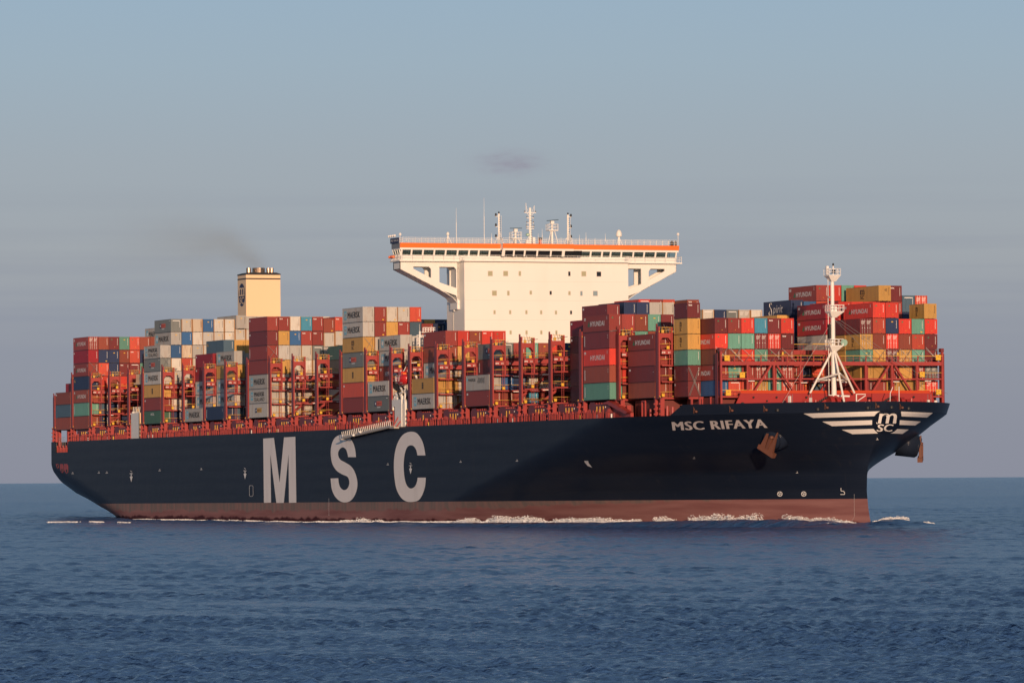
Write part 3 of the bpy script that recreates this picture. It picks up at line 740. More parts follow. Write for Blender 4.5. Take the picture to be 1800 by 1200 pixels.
BAYPH = {'A': 'the sternmost bay', 'B': 'the second bay from the stern', 'C': 'the third bay from the stern', 'D': 'the bay just behind the funnel',
         'E': 'the bay just ahead of the funnel', 'N': 'the second bay behind the bridge', 'O': 'the bay just behind the bridge',
         'P': 'the bay just ahead of the bridge', 'X': 'the foremost bay', 'W': 'the second bay from the bow', 'V': 'the third bay from the bow', 'U': 'the fourth bay from the bow'}
for n_, w_ in zip('FGHI', ('second', 'third', 'fourth', 'fifth')): BAYPH[n_] = 'the %s bay ahead of the funnel' % w_
for n_, w_ in zip('MLKJ', ('third', 'fourth', 'fifth', 'sixth')): BAYPH[n_] = 'the %s bay behind the bridge' % w_
for n_, w_ in zip('QRST', ('second', 'third', 'fourth', 'fifth')): BAYPH[n_] = 'the %s bay ahead of the bridge' % w_
ORD = ['first', 'second', 'third', 'fourth', 'fifth', 'sixth', 'seventh', 'eighth', 'ninth', 'tenth', 'eleventh', 'twelfth']
NTH = ['0', '1st', '2nd', '3rd'] + ['%dth' % k for k in range(4, 24)]
LETW = {'K': 'lettered', 'Z': 'twice-lettered', 'H': 'white-lettered', 'h': 'white-lettered', 'C': 'black-lettered', 'S': 'script-lettered', 'O': 'red-badged', 'o': 'yellow-badged', 'Q': 'stained', 'U': 'lettered', 'W': 'white-lettered', 'A': 'emblemed'}
STACKS = []      # (bay, row, tier height, tokens, length, dx)
SPEC = '''
A 0 3.0 b.. s.. bi.
A 1 2.8 b.. r.. b.. Mi.
B 0 3.1 b.. tv. bH. nY. rH. Mi. rHD
B 1 3.1 n.. s.. b.. R.. o.. n.. b..
B 2 3.1 b.. n.. r.. b.. n.. n.. m.^
B 3 3.1 n.. b.. r.. R.. m.x b.. t.l
B 4 3.1 b.. n.. t.. r.. m.T o.. o.^
B 5 3.1 w.. r.. n.. b.. t.. n.. b..
B 6 3.1 w.. r.. n.. b.. t.. w.. b..
B 7 3.0 w.. g.. r.. w.. n.. w.. nK. gK.
E 0 2.95 dU. ri. yc. gK. GO. gZ.
E 1 2.95 n.. w.. r.. g.. w.. B.. gKl GO.T
E 2 2.95 s.. w.. b.. w.. o.. q.. B.. w.l
E 3 2.95 w.. n.. w.. r.. w.. g.l w.. q..
E 4 2.95 w.. w.. w.. w.. w.. w.. g.l B.l
E 5 2.95 w.. w.. w.. w.. w.. w.. w.l w.l
E 6 2.95 w.. w.. w.. w.. w.. w.. w.l w.l
E 7 3.06 w.. w.. w.. w.. w.. w.. w.l g.l L
E 8 3.04 w.. w.. w.. w.. w.. w.. w.l g..
E 9 3.04 w.. w.. w.. w.. w.. w.. w.. g..
E 10 2.95 w.. w.. w.. w.. w.. w.. w..
E 11 3.04 w.. w.. w.. w.. w.. w.. w.. g..
E 12 3.04 w.. w.. w.. w.. w.. w.. w.. wD.
E 13 3.04 w.. w.. w.. w.. w.. w.. w.. q.D
E 14 3.04 w.. w.. w.. w.. w.. w.. w.. g..
E 15 3.04 w.. w.. w.. w.. w.. w.. w.. w.D
G 0 3.0 gK.
G 1 3.0 s.. gK. gK. Mi. Mi.
G 2 3.0 n.. r.. w.. g.. g.. sY.
G 3 3.0 n.. r.. w.. g.. y.. y..
G 4 3.0 n.. r.. w.. g.. y.. y..
H 0 3.0 nv.
H 1 3.0 s.. gK. gK. yC. gK.
I 4 3.0 L.. d.. s.. d.. s..
J 0 3.06 go. gZ. gK. r.. rv. mi. ri.
J 1 3.06 w.D w.. w.. y.. g.. y.. r.x
J 2 3.06 w.D w.. w.. w.. g.. B.. w..
J 3 3.06 w.. w.D w.. wD. w.. r.x L..
J 4 3.06 w.D w.. w.. w.. G.T r.x r.x
J 5 3.0 n.. w.. n.. n.. g.. w.. b.p
J 6 3.06 n.. n.. n.. y.. y.. w.. o..
M 4 3.0 n.. n.. d.. s.. n..
N 0 3.05 r.. oi. yc. GO. yC. gK. gK.
N 1 3.05 r.. g.. y.. w.. w.. r.p r.p
N 2 3.05 r.. g.. y.. w.. w.. y.. w..
N 3 3.05 r.. g.. y.. w.. w.. r.x g..
N 4 3.05 r.. g.. y.. w.. w.. s.. o.p
N 5 3.0 r.. g.. y.. w.. r.. r..
N 6 3.0 r.. g.. y.. w.. r.. n..
N 7 3.05 r.. g.. y.. w.. r.. B..
O 0 3.05 GO. gK.
O 1 3.05 w.. w.. rh. gK. gK.
O 2 3.0 w.. n.. w.. r.. g..
P 0 3.05 gK. yc.
P 1 3.05 w.D y.. gK. b.. ri.
P 2 3.05 w.D w.. w.. y.. R.v
P 3 3.05 r.. w.. w.. r.. b.l
P 4 3.05 r.. w.. w.. r.. R..
P 5 3.05 r.. w.. w.. G.. R.^
P 6 3.0 r.. w.. w.. G..
R 0 3.0 ri. gQ.
R 1 3.0 b.. B.. mv. GO.T
R 2 3.0 r.. n.. r.. r..
R 3 3.0 L.. w.. b.. t..
R 4 3.0 r.. w.. r.. b.l
R 5 3.0 r.. w.. r.. R..
R 6 3.0 r.. w.. r.. n..
R 12.16 2.92 r.. w.. r.. n.. r.. w.. R.T
R 13.16 2.92 r.. w.. r.. n.. r.. w.. r..
R 14.16 2.92 r.. w.. r.. n.. r.. w.. o..
R 16.16 2.92 r.. w.. r.. n.. r.. w.. b..
R 17.4 3.09 r.. w.. r.. n.. r.. w.T
R 18.4 3.09 r.. w.. r.. n.. r.. n..
R 19.4 3.09 r.. w.. r.. n.. r.. G.T
R 20.4 3.09 r.. w.. r.. n.. r.. w.D
R 21.4 3.09 r.. w.. r.. n.. r.. w..
U 1.36 3.0 m.. m.. r.. mi. Mi.
U 2.3 2.95 m.. m.. r.. m.. M.. mi.
U 3.6 3.02 m.. m.. r.. m.. r.. nW.
U 4.6 3.02 m.. m.. r.. m.. r.. n..
U 5.6 3.02 m.. m.. r.. m.. r.. g..
U 6.6 3.02 m.. m.. r.. m.. w.. w..
V 0 3.07 tv. bv. Rh. mv. rH^
V 1 3.07 b.. R.. o.. r.x r.p
V 2 3.07 r.. R.. r.. t.. b.l
V 3 3.07 r.. R.. r.. b.. t.l
V 4 3.07 r.. R.. r.. m.. m..
V 13 3.07 r.. n.. g.. y.. yi.
V 14.1 3.02 r.. n.. n.. n.. n.. nS.
V 15.1 2.98 r.. n.. w.. w.. n.. B..
V 16.1 2.98 r.. n.. w.. w.. n.. o.^ rH^
V 17.1 2.98 r.. n.. w.. w.. n.. n.. R..
V 18.1 2.98 r.. n.. w.. w.. n.. r.. t..
V 19.1 2.98 r.. n.. w.. w.. n.. r.. R..
W 1 2.85 b.. mi. r.. rH.
W 2 2.85 b.. r.. r.. R..
W 14.1 2.82 n.. s.. n.. g.. MH. MH.
W 15.1 2.88 n.. s.. n.. g.. R.. R..
W 16.1 2.88 n.. s.. n.. g.. r.. R..
W 17.1 2.88 n.. s.. n.. g.. r.. R..
W 18.1 2.89 n.. s.. n.. g.. r.. r.. yC4 L
W 19.1 2.89 n.. s.. n.. g.. r.. r.. m.x
W 20.1 3.08 n.. s.. n.. n.. n.. s.T
W 21.1 3.08 n.. s.. n.. n.. r.. o.D
X 2 2.76 mi. mv. tv. yC. yC. mvx A
X 3 2.74 B.. rh^ b.. Rh^ m.^
X 4 2.74 o.T t.. b.. t.. r..
X 5 2.74 o.. r.. R.. tv. R.^
X 6 2.74 y.D r.D t.. m.D L..
X 7 2.74 t.T t.. m.. R.D m.x
X 8 2.74 o.D r.D r.. m.x R.^
X 14 2.74 m.. yc. t.. yCD m.D F
X 15 2.76 r.. y.. y.. b.. o.^ RH^
X 16 2.76 y.D r.D m.D R.D n.. R.^
X 17 2.74 y.. y.. y.D b.. R.^
X 18 2.74 y.D r.D t.. o.^ t.. 
X 19 2.74 R.D G.D m.. m.^ R.^
X 18.96 2.74 - - - - - yC. F
'''
FILL = {'A': (2, 22, 4, 2.8), 'B': (8, 22, 7, 3.0), 'C': (5, 22, 6, 2.95), 'D': (4, 22, 5, 2.95), 'E': (16, 22, 7, 2.95), 'F': (3, 22, 5, 2.95), 'G': (5, 22, 6, 2.95),
        'H': (2, 22, 5, 2.9), 'I': (5, 22, 5, 3.0), 'J': (7, 22, 7, 3.0), 'K': (5, 22, 5, 3.0), 'L': (6, 22, 5, 3.0), 'M': (5, 22, 5, 3.0), 'N': (8, 22, 6, 3.0), 'O': (3, 22, 5, 2.95),
        'P': (7, 22, 4, 2.95), 'Q': (2, 22, 3, 2.95), 'R': (7, 11, 4, 2.95), 'S': (7, 22, 3, 2.95), 'T': (6, 22, 3, 2.95), 'U': (7.6, 21.6, 5, 3.0), 'V': (5, 12, 4, 3.0), 'W': (3, 13, 2, 2.85)}
for line in SPEC.strip().splitlines():
    t = line.split(); L, dx = L40, 0.0
    while t[-1] in ('L', 'A', 'F'):
        k = t.pop()
        if k == 'L': L = -45
        elif k == 'A': L, dx = L20, -(L40 - L20) / 2
        else: L, dx = L20, (L40 - L20) / 2
    STACKS.append((t[0], float(t[1]), float(t[2]), [x.ljust(3, '.') for x in t[3:]], L, dx))
EXTRA20 = {('X', 14.0): 1}
def rand_tok(): return random.choice('rrrbbMoowggGytnnBsmd') + '..'
for b, (r0, r1, nt_, th) in FILL.items():
    r = r0
    while r <= r1 + 0.01:
        STACKS.append((b, r, th, [rand_tok() for _ in range(nt_)], L40, 0.0)); r += 1
for r in (15.16,): STACKS.append(('R', r, 2.95, [rand_tok() for _ in range(5)], L40, 0))
for r in (20.1, 21.1): STACKS.append(('V', r, 3.0, [rand_tok() for _ in range(5)], L40, 0))
# bay X, starboard half of row 14 behind the short boxes, and the long yellow and brown boxes seen past them
STACKS.append(('X', 13.96, 2.74, ['m..', 'yc.', 'y..', 'yC.', 'm..'], L20, -(L40 - L20) / 2))
ZBASE = {'A': -.5, 'B': -.55, 'C': -.5, 'D': -.4, 'E': -.15, 'F': -.15, 'G': -.15}
GROUP = 'containers stacked on the deck'
VISIBLE = set('''A0.0 A0.1 A0.2 B0.0 B0.1 B0.2 B0.3 B0.4 B0.5 B0.6 B1.0 B1.1 B1.3 B1.4 B1.5 B1.6 B2.1 B2.4 B2.5 B2.6 B3.1 B3.3 B3.4 B3.5 B3.6 B4.4 B4.5 B4.6 B5.6 B7.7 E0.0 E0.1 E0.2 E0.3 E0.4 E0.5 E1.0 E1.1 E1.2 E1.3 E1.4 E1.5 E1.6 E1.7 E2.1 E2.4 E2.5 E2.6 E2.7 E3.5 E3.6 E3.7 E4.6 E4.7 E5.6 E5.7 E6.6 E6.7 E7.6 E7.7 G0.0 G1.1 G1.2 G1.3 G1.4 G2.5 G3.5 G4.5 H0.0 H1.0 H1.1 H1.2 H1.3 H1.4 J0.0 J0.1 J0.2 J0.3 J0.4 J0.5 J0.6 J1.0 J1.1 J1.2 J1.3 J1.4 J1.5 J1.6 J2.1 J2.3 J2.4 J2.5 J2.6 J3.0 J3.1 J3.3 J3.4 J3.5 J3.6 J4.3 J4.4 J4.5 J4.6 J5.5 J5.6 J6.5 J6.6 K5.0 K5.1 K5.2 K5.3 K5.4 N0.0 N0.1 N0.2 N0.3 N0.4 N0.5 N0.6 N1.4 N1.5 N1.6 N2.5 N2.6 N3.5 N3.6 N4.5 N4.6 N5.5 N6.5 O0.0 O0.1 O1.2 O1.3 O1.4 O2.3 O2.4 P0.0 P0.1 P1.0 P1.1 P1.2 P1.3 P1.4 P2.3 P2.4 P3.4 P4.4 P5.4 R0.0 R0.1 R1.0 R1.1 R1.2 R1.3 R12.16.6 R16.16.6 R17.4.5 R18.4.5 R19.4.5 R2.0 R2.1 R2.2 R2.3 R20.4.5 R21.4.5 R3.0 R3.1 R3.3 R4.0 R4.1 R4.2 R4.3 R5.0 R5.1 R5.3 R6.0 R6.3 U1.36.0 U1.36.1 U1.36.2 U1.36.3 U1.36.4 U2.3.5 U3.6.5 U4.6.5 U5.6.5 U6.6.5 V0.0 V0.1 V0.2 V0.3 V0.4 V1.0 V1.1 V1.2 V1.3 V1.4 V13.4 V14.1.3 V14.1.4 V14.1.5 V16.1.6 V17.1.6 V18.1.6 V2.4 V3.4 V4.4 W1.0 W1.1 W1.2 W1.3 W12.0 W12.1 W13.0 W13.1 W14.1.2 W14.1.3 W14.1.4 W14.1.5 W15.1.5 W18.1.6 W19.1.5 W19.1.6 W2.0 W2.1 W20.1.5 W21.1.5 X13.96.2a X13.96.3a X13.96.4a X14.0f X14.1f X14.2f X14.3f X14.4f X15.0 X15.1 X15.2 X15.3 X15.4 X15.5 X16.0 X16.1 X16.2 X16.3 X16.4 X16.5 X17.0 X17.1 X17.2 X17.3 X17.4 X18.0 X18.1 X18.2 X18.3 X18.4 X18.96.5f X19.0 X19.1 X19.2 X19.3 X19.4 X2.0a X2.1a X2.2a X2.3a X2.4a X2.5a X3.0 X3.1 X3.2 X3.3 X3.4 X4.0 X4.1 X4.2 X4.3 X4.4 X5.0 X5.1 X5.2 X5.3 X5.4 X6.0 X6.1 X6.2 X6.3 X6.4 X7.0 X7.1 X7.2 X7.3 X7.4 X8.0 X8.1 X8.2 X8.3 X8.4'''.split())
SEEN = set('''A1.0 A1.3 B1.2 B2.0 B2.2 B2.3 B3.0 B3.2 B4.0 B4.1 B4.2 B4.3 B5.3 B5.4 B5.5 B6.6 E15.7 E2.2 E2.3 E3.1 E3.2 E3.3 E3.4 E4.5 E8.6 E8.7 E9.7 F3.2 F3.4 H2.0 H2.1 H2.2 H2.3 H2.4 J13.6 J14.6 J15.6 J16.6 J2.0 J2.2 J3.2 J4.0 J4.1 J4.2 J5.0 J5.1 J5.2 J5.3 J5.4 N1.2 N1.3 N7.5 O1.0 O1.1 O2.2 O3.3 O3.4 P2.0 P2.1 P2.2 P3.2 P3.3 Q2.1 Q2.2 R13.16.6 R14.16.6 R3.2 R5.2 R6.1 R6.2 V14.1.2 V15.1.5 V16.1.5 V17.1.5 V19.1.6 V2.3 V3.3 V4.3 W11.0 W11.1 W14.1.0 W14.1.1 W15.1.4 W16.1.5 W17.1.5 W18.1.5 W19.1.4 W2.2 W2.3 W20.1.4 X13.96.0a X13.96.1a'''.split())
#VISIBLE_SET#
def inside_hull(bay, row):
    x = BX[bay] + L40; return abs((row + .5) * RP - YC) < float(hb(min(x, 329), DECK)) + 0.4
stowed = MB(); ncont = 0; ALLC = []
for bay, row, th, toks, L, dx in STACKS:
    for t, tok in enumerate(toks):
        if tok[0] == '-': continue
        s, sm, fm = tok[0], tok[1], tok[-1]
        l = L; xo = dx
        if L == -45: l, xo = (L45, 0.0) if t == len(toks) - 1 else (L40, 0.0)
        h = round(th - 0.07, 3)
        x = BX[bay] + L40 / 2 + xo; y = (row + 0.5) * RP - 0.03; z = Z0 + ZBASE.get(bay, 0.0) + th * t
        key = '%s%g.%d%s' % (bay, row, t, '' if dx == 0 else ('a' if dx < 0 else 'f'))
        if VISIBLE is not None and key not in VISIBLE:
            if key in SEEN:
                bm_ = body_mesh(l, h, s, fm if fm in '^plxT' else '.'); k0 = len(stowed.v)
                stowed.v += [(v_.co.x + x, v_.co.y + y, v_.co.z + z) for v_ in bm_.vertices]
                im = [stowed.mi(m_) for m_ in bm_.materials]
                for p_ in bm_.polygons: stowed.f.append(tuple(k0 + a_ for a_ in p_.vertices)); stowed.m.append(im[p_.material_index])
            else: stowed.box(x - l / 2, x + l / 2, y - 1.2, y + 1.2, z, z + h, CM[s])
            continue
        if s == 'w' and fm == 'l' and sm == '.': pass
        dd_ = fm == 'D' or sm == 'D'
        if sm == 'D': sm = '.'
        if sm == '.' and fm == '.' and row != 0: fm = random.choice('..^plx' if s in 'rbMRom' else '..pl')
        if fm == 'v': fm = '.'
        o = bpy.data.objects.new("shipping_container", body_mesh(l, h, s, 'D' if dd_ else fm)); col.objects.link(o)
        o.location = ship_loc(x, y, z); o.rotation_euler = ROT
        if dd_:
            d = bpy.data.objects.new("door", door_mesh(l, h, s)); col.objects.link(d); d.parent = o
        if sm != '.':
            lm = letter_mesh(l, h, s, sm)
            if lm: d = bpy.data.objects.new("lettering", lm); col.objects.link(d); d.parent = o
        rw = int(round(row)); side = 'starboard'
        if xo > 0 and l < 7 and bay == 'X': half = 'forward '
        elif l < 7: half = 'after '
        else: half = ''
        rr_ = 'outermost starboard row' if row == 0 else '%s row from starboard' % NTH[rw + 1]
        tt_ = 'top' if t == len(toks) - 1 else ('bottom' if t == 0 else ORD[t])
        size = 'short ' if l < 7 else ('extra-long ' if l > 13 else '')
        lab = '%s%s%s container, %s tier, %s, %s' % (size, (LETW[sm] + ' ') if sm in LETW and bay != 'X' else '', CC[s][1], tt_, rr_, BAYPH[bay])
        if len(lab.split()) > 16: lab = '%s container, %s tier, %s, %s' % (CC[s][1], tt_, rr_, BAYPH[bay])
        if half: lab = '%s%s container, %s tier, %s, %s' % (half, CC[s][1], tt_, '%s row from starboard' % NTH[rw + 1], BAYPH[bay])
        tag(o, lab, "container", GROUP)
        ncont += 1; ALLC.append(key)
if stowed.v:
    so = stowed.build("stowed_containers"); so.rotation_euler = ROT
    tag(so, "mass of mixed-colour containers stowed behind and between the visible stacks", "containers", None, 'stuff')
print("containers", ncont, 'stowed faces', len(stowed.f))

# ------------------------------------------------------------------ lashing bridges
def lashing_bridge(xc, y0, y1, style):
    """one transverse lashing bridge; y0 / y1 are its outboard faces"""
    root = empty("lashing_bridge", ship, (xc - .4, 0, 0))
    T = 0.75
    fr = MB(); rl = MB(); bx = MB(); nb = MB()
    zl = [21.7, 24.6, 27.5, 30.2] if style != 'low' else [21.7, 24.8, 27.3]
    top = 34.3 if style == 'tower' else 29.6
    def portal(ya, yb, s):
        # outboard column (thin darker red plate paints its shaded side), inner column, arched head
        yo, yi = (ya, yb) if s > 0 else (yb, ya)
        P_ = MB()
        w = 0.62 * s
        w = 0.24 * s
        P_.box(-.55, T, *sorted((yo, yo + w)), 21.5, top, RED)
        P_.box(-.62, T - .3, *sorted((yo - .05 * s, yo + .06 * s)), 21.5, 33.4 if style == 'tower' else 29.2, DRED)
        P_.box(-.55, -.25, *sorted((yo, yo + w)), top, top + .5, DRED)
        if style == 'tower':
            P_.box(T - .3, T, *sorted((yi - .30 * s, yi)), 27.4, top - .2, RED)
            P_.box(-.5, -.2, *sorted((yi - .30 * s, yi)), 27.4, top - .2, RED)
            for xx in (T - .30, -.5):
                pts = []
                a, b = sorted((yo + w, yi - .36 * s)); zb, zt = 30.9, 33.0
                P_.box(xx, xx + .28, a, b, 32.3, 33.1, RED)
                P_.prism([(a, 32.3), (a + .5, 32.3), (a, 31.7)], xx, xx + .28, RED, 'x'); P_.prism([(b, 32.3), (b - .5, 32.3), (b, 31.7)], xx, xx + .28, RED, 'x')
        P_.build("post", root)
    W2 = 2.72
    if style in ('tower', 'low'):
        portal(y0, y0 + W2, 1); portal(y1 - W2, y1, -1)
    # platforms
    for z in zl[1:]:
        fr.box(-T, T, y0 + .6, y1 - .6, z - .22, z, RED) if z < 30 else fr.box(-T, T, y0 + .6, y1 - .6, z - .85, z, RED)
    fr.box(-T, T, y0 + .6, y1 - .6, 21.45, 21.75, RED)
    # inboard posts in pairs
    yy = y0 + W2 + 2 * RP - .6
    posts = []
    while yy < y1 - W2: posts.append(yy); yy += 2 * RP
    for k, y in enumerate(posts):
        zlo = 18.4 if (k % 3 == 1 or style == 'low') else 27.3
        for xx in (T - .3, -T): fr.box(xx, xx + .3, y - .13, y + .13, zlo, zl[-1] - .2, RED)
    # diagonal braces near the sides
    for s, yo in ((1, y0), (-1, y1)):
        a = yo + s * (W2 + 4 * RP - .6); b = yo + s * (W2 + 0.1)
        fr.bar((0, b + s * 1.0, 21.7), (0, a + s * 2, zl[-1] - .6), .4, RED, .45)
        fr.bar((0, b + s * 18, 21.7), (0, a + s * 2, zl[-1] - .6), .4, RED, .45)
    fr.build("frame", root)
    # yellow guard rails
    for z in zl + ([33.1] if style == 'tower' else []):
        ya, yb = (y0 + .62, y1 - .62) if z < 33 else (y0 + .62, y0 + W2)
        for xx in (T - .03, -T + .03):
            rl.bar((xx, ya, z + 1.05), (xx, yb, z + 1.05), .05, YEL); 
            if z < 33: (rl.bar((xx, ya, z + .55), (xx, yb, z + .55), .03, RED) if xx > 0 else None)
            else: rl.bar((xx, ya, z + .55), (xx, yb, z + .55), .035, YEL)
            y = ya
            while y < yb: rl.bar((xx, y, z), (xx, y, z + 1.05), .04, YEL if z >= 33 else RED); y += 2.5 if z < 33 else .8
    if style == 'tower':
        for k in range(3): rl.bar((T - .2, y0 + .9 + .6 * k, 33.2), (-T, y0 + 1.1 + .55 * k, 34.4 + .3 * (k % 2)), .06, GREY)
        rl.bar((0, y0 + 1.6, 33.6), (0, y0 + 3.6, 33.9), .12, GREY); rl.bar((.4, y0 + 1.4, 33.3), (.4, y0 + 2.5, 34.1), .05, GREY)
        rl.bar((T, y0 + 2.0, 21.7), (T, y0 + 2.0, 30), .05, RED); rl.bar((T, y0 + 2.45, 21.7), (T, y0 + 2.45, 30), .05, RED)
        for k in range(26): rl.bar((T, y0 + 2.0, 21.9 + .31 * k), (T, y0 + 2.45, 21.9 + .31 * k), .035, RED)
    rl.build("guard_rail", root)
    # yellow equipment boxes
    sp_ = [(.45, 33.15), (1.45, 30.3), (1.9, 24.75), (0.45, 21.9)] if style == 'tower' else [(1.2, 21.9), (1.6, 24.9), (1.0, 27.4)]
    for dy, z in sp_:
        b_ = MB(); bm_ = YELB if z < 33 else YEL; b_.box(T, T + .25, y0 + dy, y0 + dy + .5, z, z + .55, bm_); b_.box(T + .25, T + .26, y0 + dy + .2, y0 + dy + .4, z + .42, z + .47, BTXT)
        b_.build("yellow_box", root)
    # yellow corner sockets, and white stencilled numbers
    for y in (y0 + .1, y0 + W2 - .1):
        for z in (21.85,) + ((33.3,) if style == 'tower' else ()): nb.box(T - .1, T + .1, y - .08, y + .08, z, z + .18, YEL)
    if style == 'tower':
        for t_, ya_, wa in (("3FB", .55, .72), ("21", 1.75, .42), ("19", 3.3, .42)): put_text(nb, t_, lambda a, b: (T + .012, y0 + ya_ + wa * a, 29.55 + .30 * b), WTXT, .03)
        for z in (27.2, 24.3): nb.box(T, T + .1, y0 + 4.2, y0 + 5.4, z, z + .14, WTXT)
    nb.build("marking", root)
    # deck pedestals under the bridge ends
    pd = MB()
    for s, yo in ((1, y0), (-1, y1)):
        for xx in (-1.35, 1.0):
            pd.cut(); pd.box(xx, xx + .38, *sorted((yo + .0 * s, yo + .75 * s)), DECK - .05, 21.5, RED)
            for k in range(3): pd.box(xx + .08, xx + .3, *sorted((yo - .25 * s, yo)), 18.7 + .9 * k, 18.95 + .9 * k, RED)
            pd.box(xx - .1, xx + .5, *sorted((yo - .1 * s, yo + .2 * s)), 21.5, 21.78, DRED)
            pd.box(xx + .1, xx + .26, *sorted((yo - .1 * s, yo + .08 * s)), 21.78, 21.96, YEL)
    pd.build("pedestal", root)
    return root
gaps = []
seq = 'ABCDEFGHIJKLMNOPQRSTUVWX'
for a, b in zip(seq, seq[1:]):
    xc = (BX[a] + L40 + BX[b]) / 2
    if a == 'D': lashing_bridge(BX['D'] + L40 + 1.35, 0.1, 57.86, 'tower'); lashing_bridge(BX['E'] - 1.35, 0.1, 57.86, 'tower')
    elif a == 'O': lashing_bridge(BX['O'] + L40 + 1.2, 0.1, 57.86, 'tower'); lashing_bridge(BX['P'] - 1.35, 0.1, 57.86, 'tower')
    elif b == 'W': lashing_bridge(xc, 1.25, 56.7, 'tower')
    elif b == 'X': lashing_bridge(xc, 2.6, 55.4, 'tower')
    else: lashing_bridge(xc, 0.1, 57.86, 'tower')
lashing_bridge(BX['A'] - 1.3, 0.1, 57.86, 'low')

# the open truss ahead of the foremost bay
def fore_truss():
    root = empty("lashing_bridge", ship, (307.2, 0, 0)); X = 0.0
    ys = [7.75 + 5.07 * k for k in range(9)]; ys[-1] = 7.75 + 5.07 * 8 + 1.3
    ys = [7.75, 12.8, 17.87, 22.94, 28.0, 35.6, 40.7, 45.6, 50.6]
    fr = MB()
    for k, y in enumerate(ys):
        ob = k in (0, len(ys) - 1)
        p = MB(); w = .17
        p.box(.3, .75, y - w, y + w, DECK if ob else 21.3, 29.4 if ob else 27.4, RED)
        if ob: p.box(-.8, .3, y - w - (.35 if k == 0 else -.2), y + w - (.6 if k == 0 else -.4), DECK, 29.2, DRED); p.box(-.2, .74, y - .3, y + .3, 29.4, 30.1, DRED)
        else: p.box(-.6, -.3, y - w + .9, y + w + .75, 21.3, 27, RED)
        p.build("post", root)
    fr.box(-.7, .70, ys[0], ys[-1], 27.05, 27.72, RED); fr.box(.3, .66, ys[0], ys[-1], 24.55, 24.80, RED); fr.box(-.7, .68, ys[0], ys[-1], 21.4, 21.7, RED)
    y = ys[0] + 2.5
    while y < ys[-1]: fr.box(.71, .80, y - .09, y + .09, 26.9, 28.75, RED); y += 5.07
    for apex in (ys[2], 30.6, ys[6]):
        for s in (-1, 1): fr.bar((.5, apex + s * .6, 27.0), (.5, apex + s * 4.4, 21.6), .55, RED, .3)
    fr.build("frame", root)
    r = MB()
    r.bar((.75, ys[0], 28.75), (.75, ys[-1], 28.75), .09, YEL)
    for a, b, z in ((ys[0], ys[1], 25.8), (ys[-2], ys[-1], 25.8), (ys[0], ys[1] + 1, 22.75), (ys[-2], ys[-1], 22.75)):
        r.bar((.7, a, z), (.7, b, z), .07, YEL); r.bar((.7, a, z - .5), (.7, b, z - .5), .04, RED)
        y = a
        while y < b: r.bar((.7, y, z - 1.0), (.7, y, z), .05, RED); y += .7
    r.bar((.7, ys[0], 28.25), (.7, ys[-1], 28.25), .045, RED)
    y = ys[0]
    while y < ys[-1]: r.bar((.72, y, 27.7), (.72, y, 28.75), .05, RED); y += 1.27
    r.build("guard_rail", root)
    for y, z in ((8.3, 27.8), (11.2, 24.85), (8.5, 21.75), (49.2, 28.0), (46.0, 25.0), (49.2, 21.9)):
        b = MB(); b.box(.82, 1.0, y, y + .95, z, z + .95, YELB); b.box(1.0, 1.01, y + .3, y + .65, z + .6, z + .67, BTXT); b.build("yellow_box", root)
    g = MB()
    for y, z in ((25.9, 24.2), (13.4, 24.3), (23.5, 24.0), (31.2, 24.1), (41.4, 24.2), (47.6, 24.3)):
        g.cut(); g.tube((.9, y - .6, z), (.9, y + .6, z), .09, WTXT, n=6)
    for y in (19.6, 41.9): g.cut(); g.lathe((.6, y, 27.8), [(.14, 0), (.14, 1.1)], RED, n=6); g.lathe((.6, y, 28.9), [(.22, 0), (.12, .5)], YELB, n=6)
    g.build("lamp", root)
fore_truss()
# crossed lashing rods on the container ends above the truss
rods = MB()
for r in (3, 4, 5, 6, 7, 8, 14, 15, 16, 17, 18, 19):
    y = r * RP; x = 305.62
    z1 = Z0 + 2.74 * 3
    for a, b, za, zb in ((y + .1, y + 2.4, z1 + .1, z1 - 2.3), (y + 2.4, y + .1, z1 + .1, z1 - 2.3)):
        rods.cut(); rods.bar((x, a, za), (x + 1.1, b, zb), .05, GREY)
        if r in (3, 4, 19): rods.bar((x, a, za + .3), (x + 1.1, b + .2, zb - .3), .05, GREY)
for y in (5.1, 5.3): rods.bar((299.6, y, 26.9), (299.75, y + 2.1, 21.9), .05, GREY); rods.bar((299.6, y + 2.1, 26.9), (299.75, y, 21.9), .05, GREY)
for b_, r_, t_ in (('B', 0, 4), ('J', 0, 4), ('N', 0, 4), ('V', 0, 3), ('E', 0, 4)):
    x = BX[b_] + L40 + .03; z = Z0 + 3.05 * (t_ + 1)
    rods.bar((x, .1, z), (x + 1.3, 2.3, 34.2), .05, GREY); rods.bar((x, 2.3, z), (x + 1.3, .1, 34.2), .05, GREY)
rods.build("lashing_rod", ship)

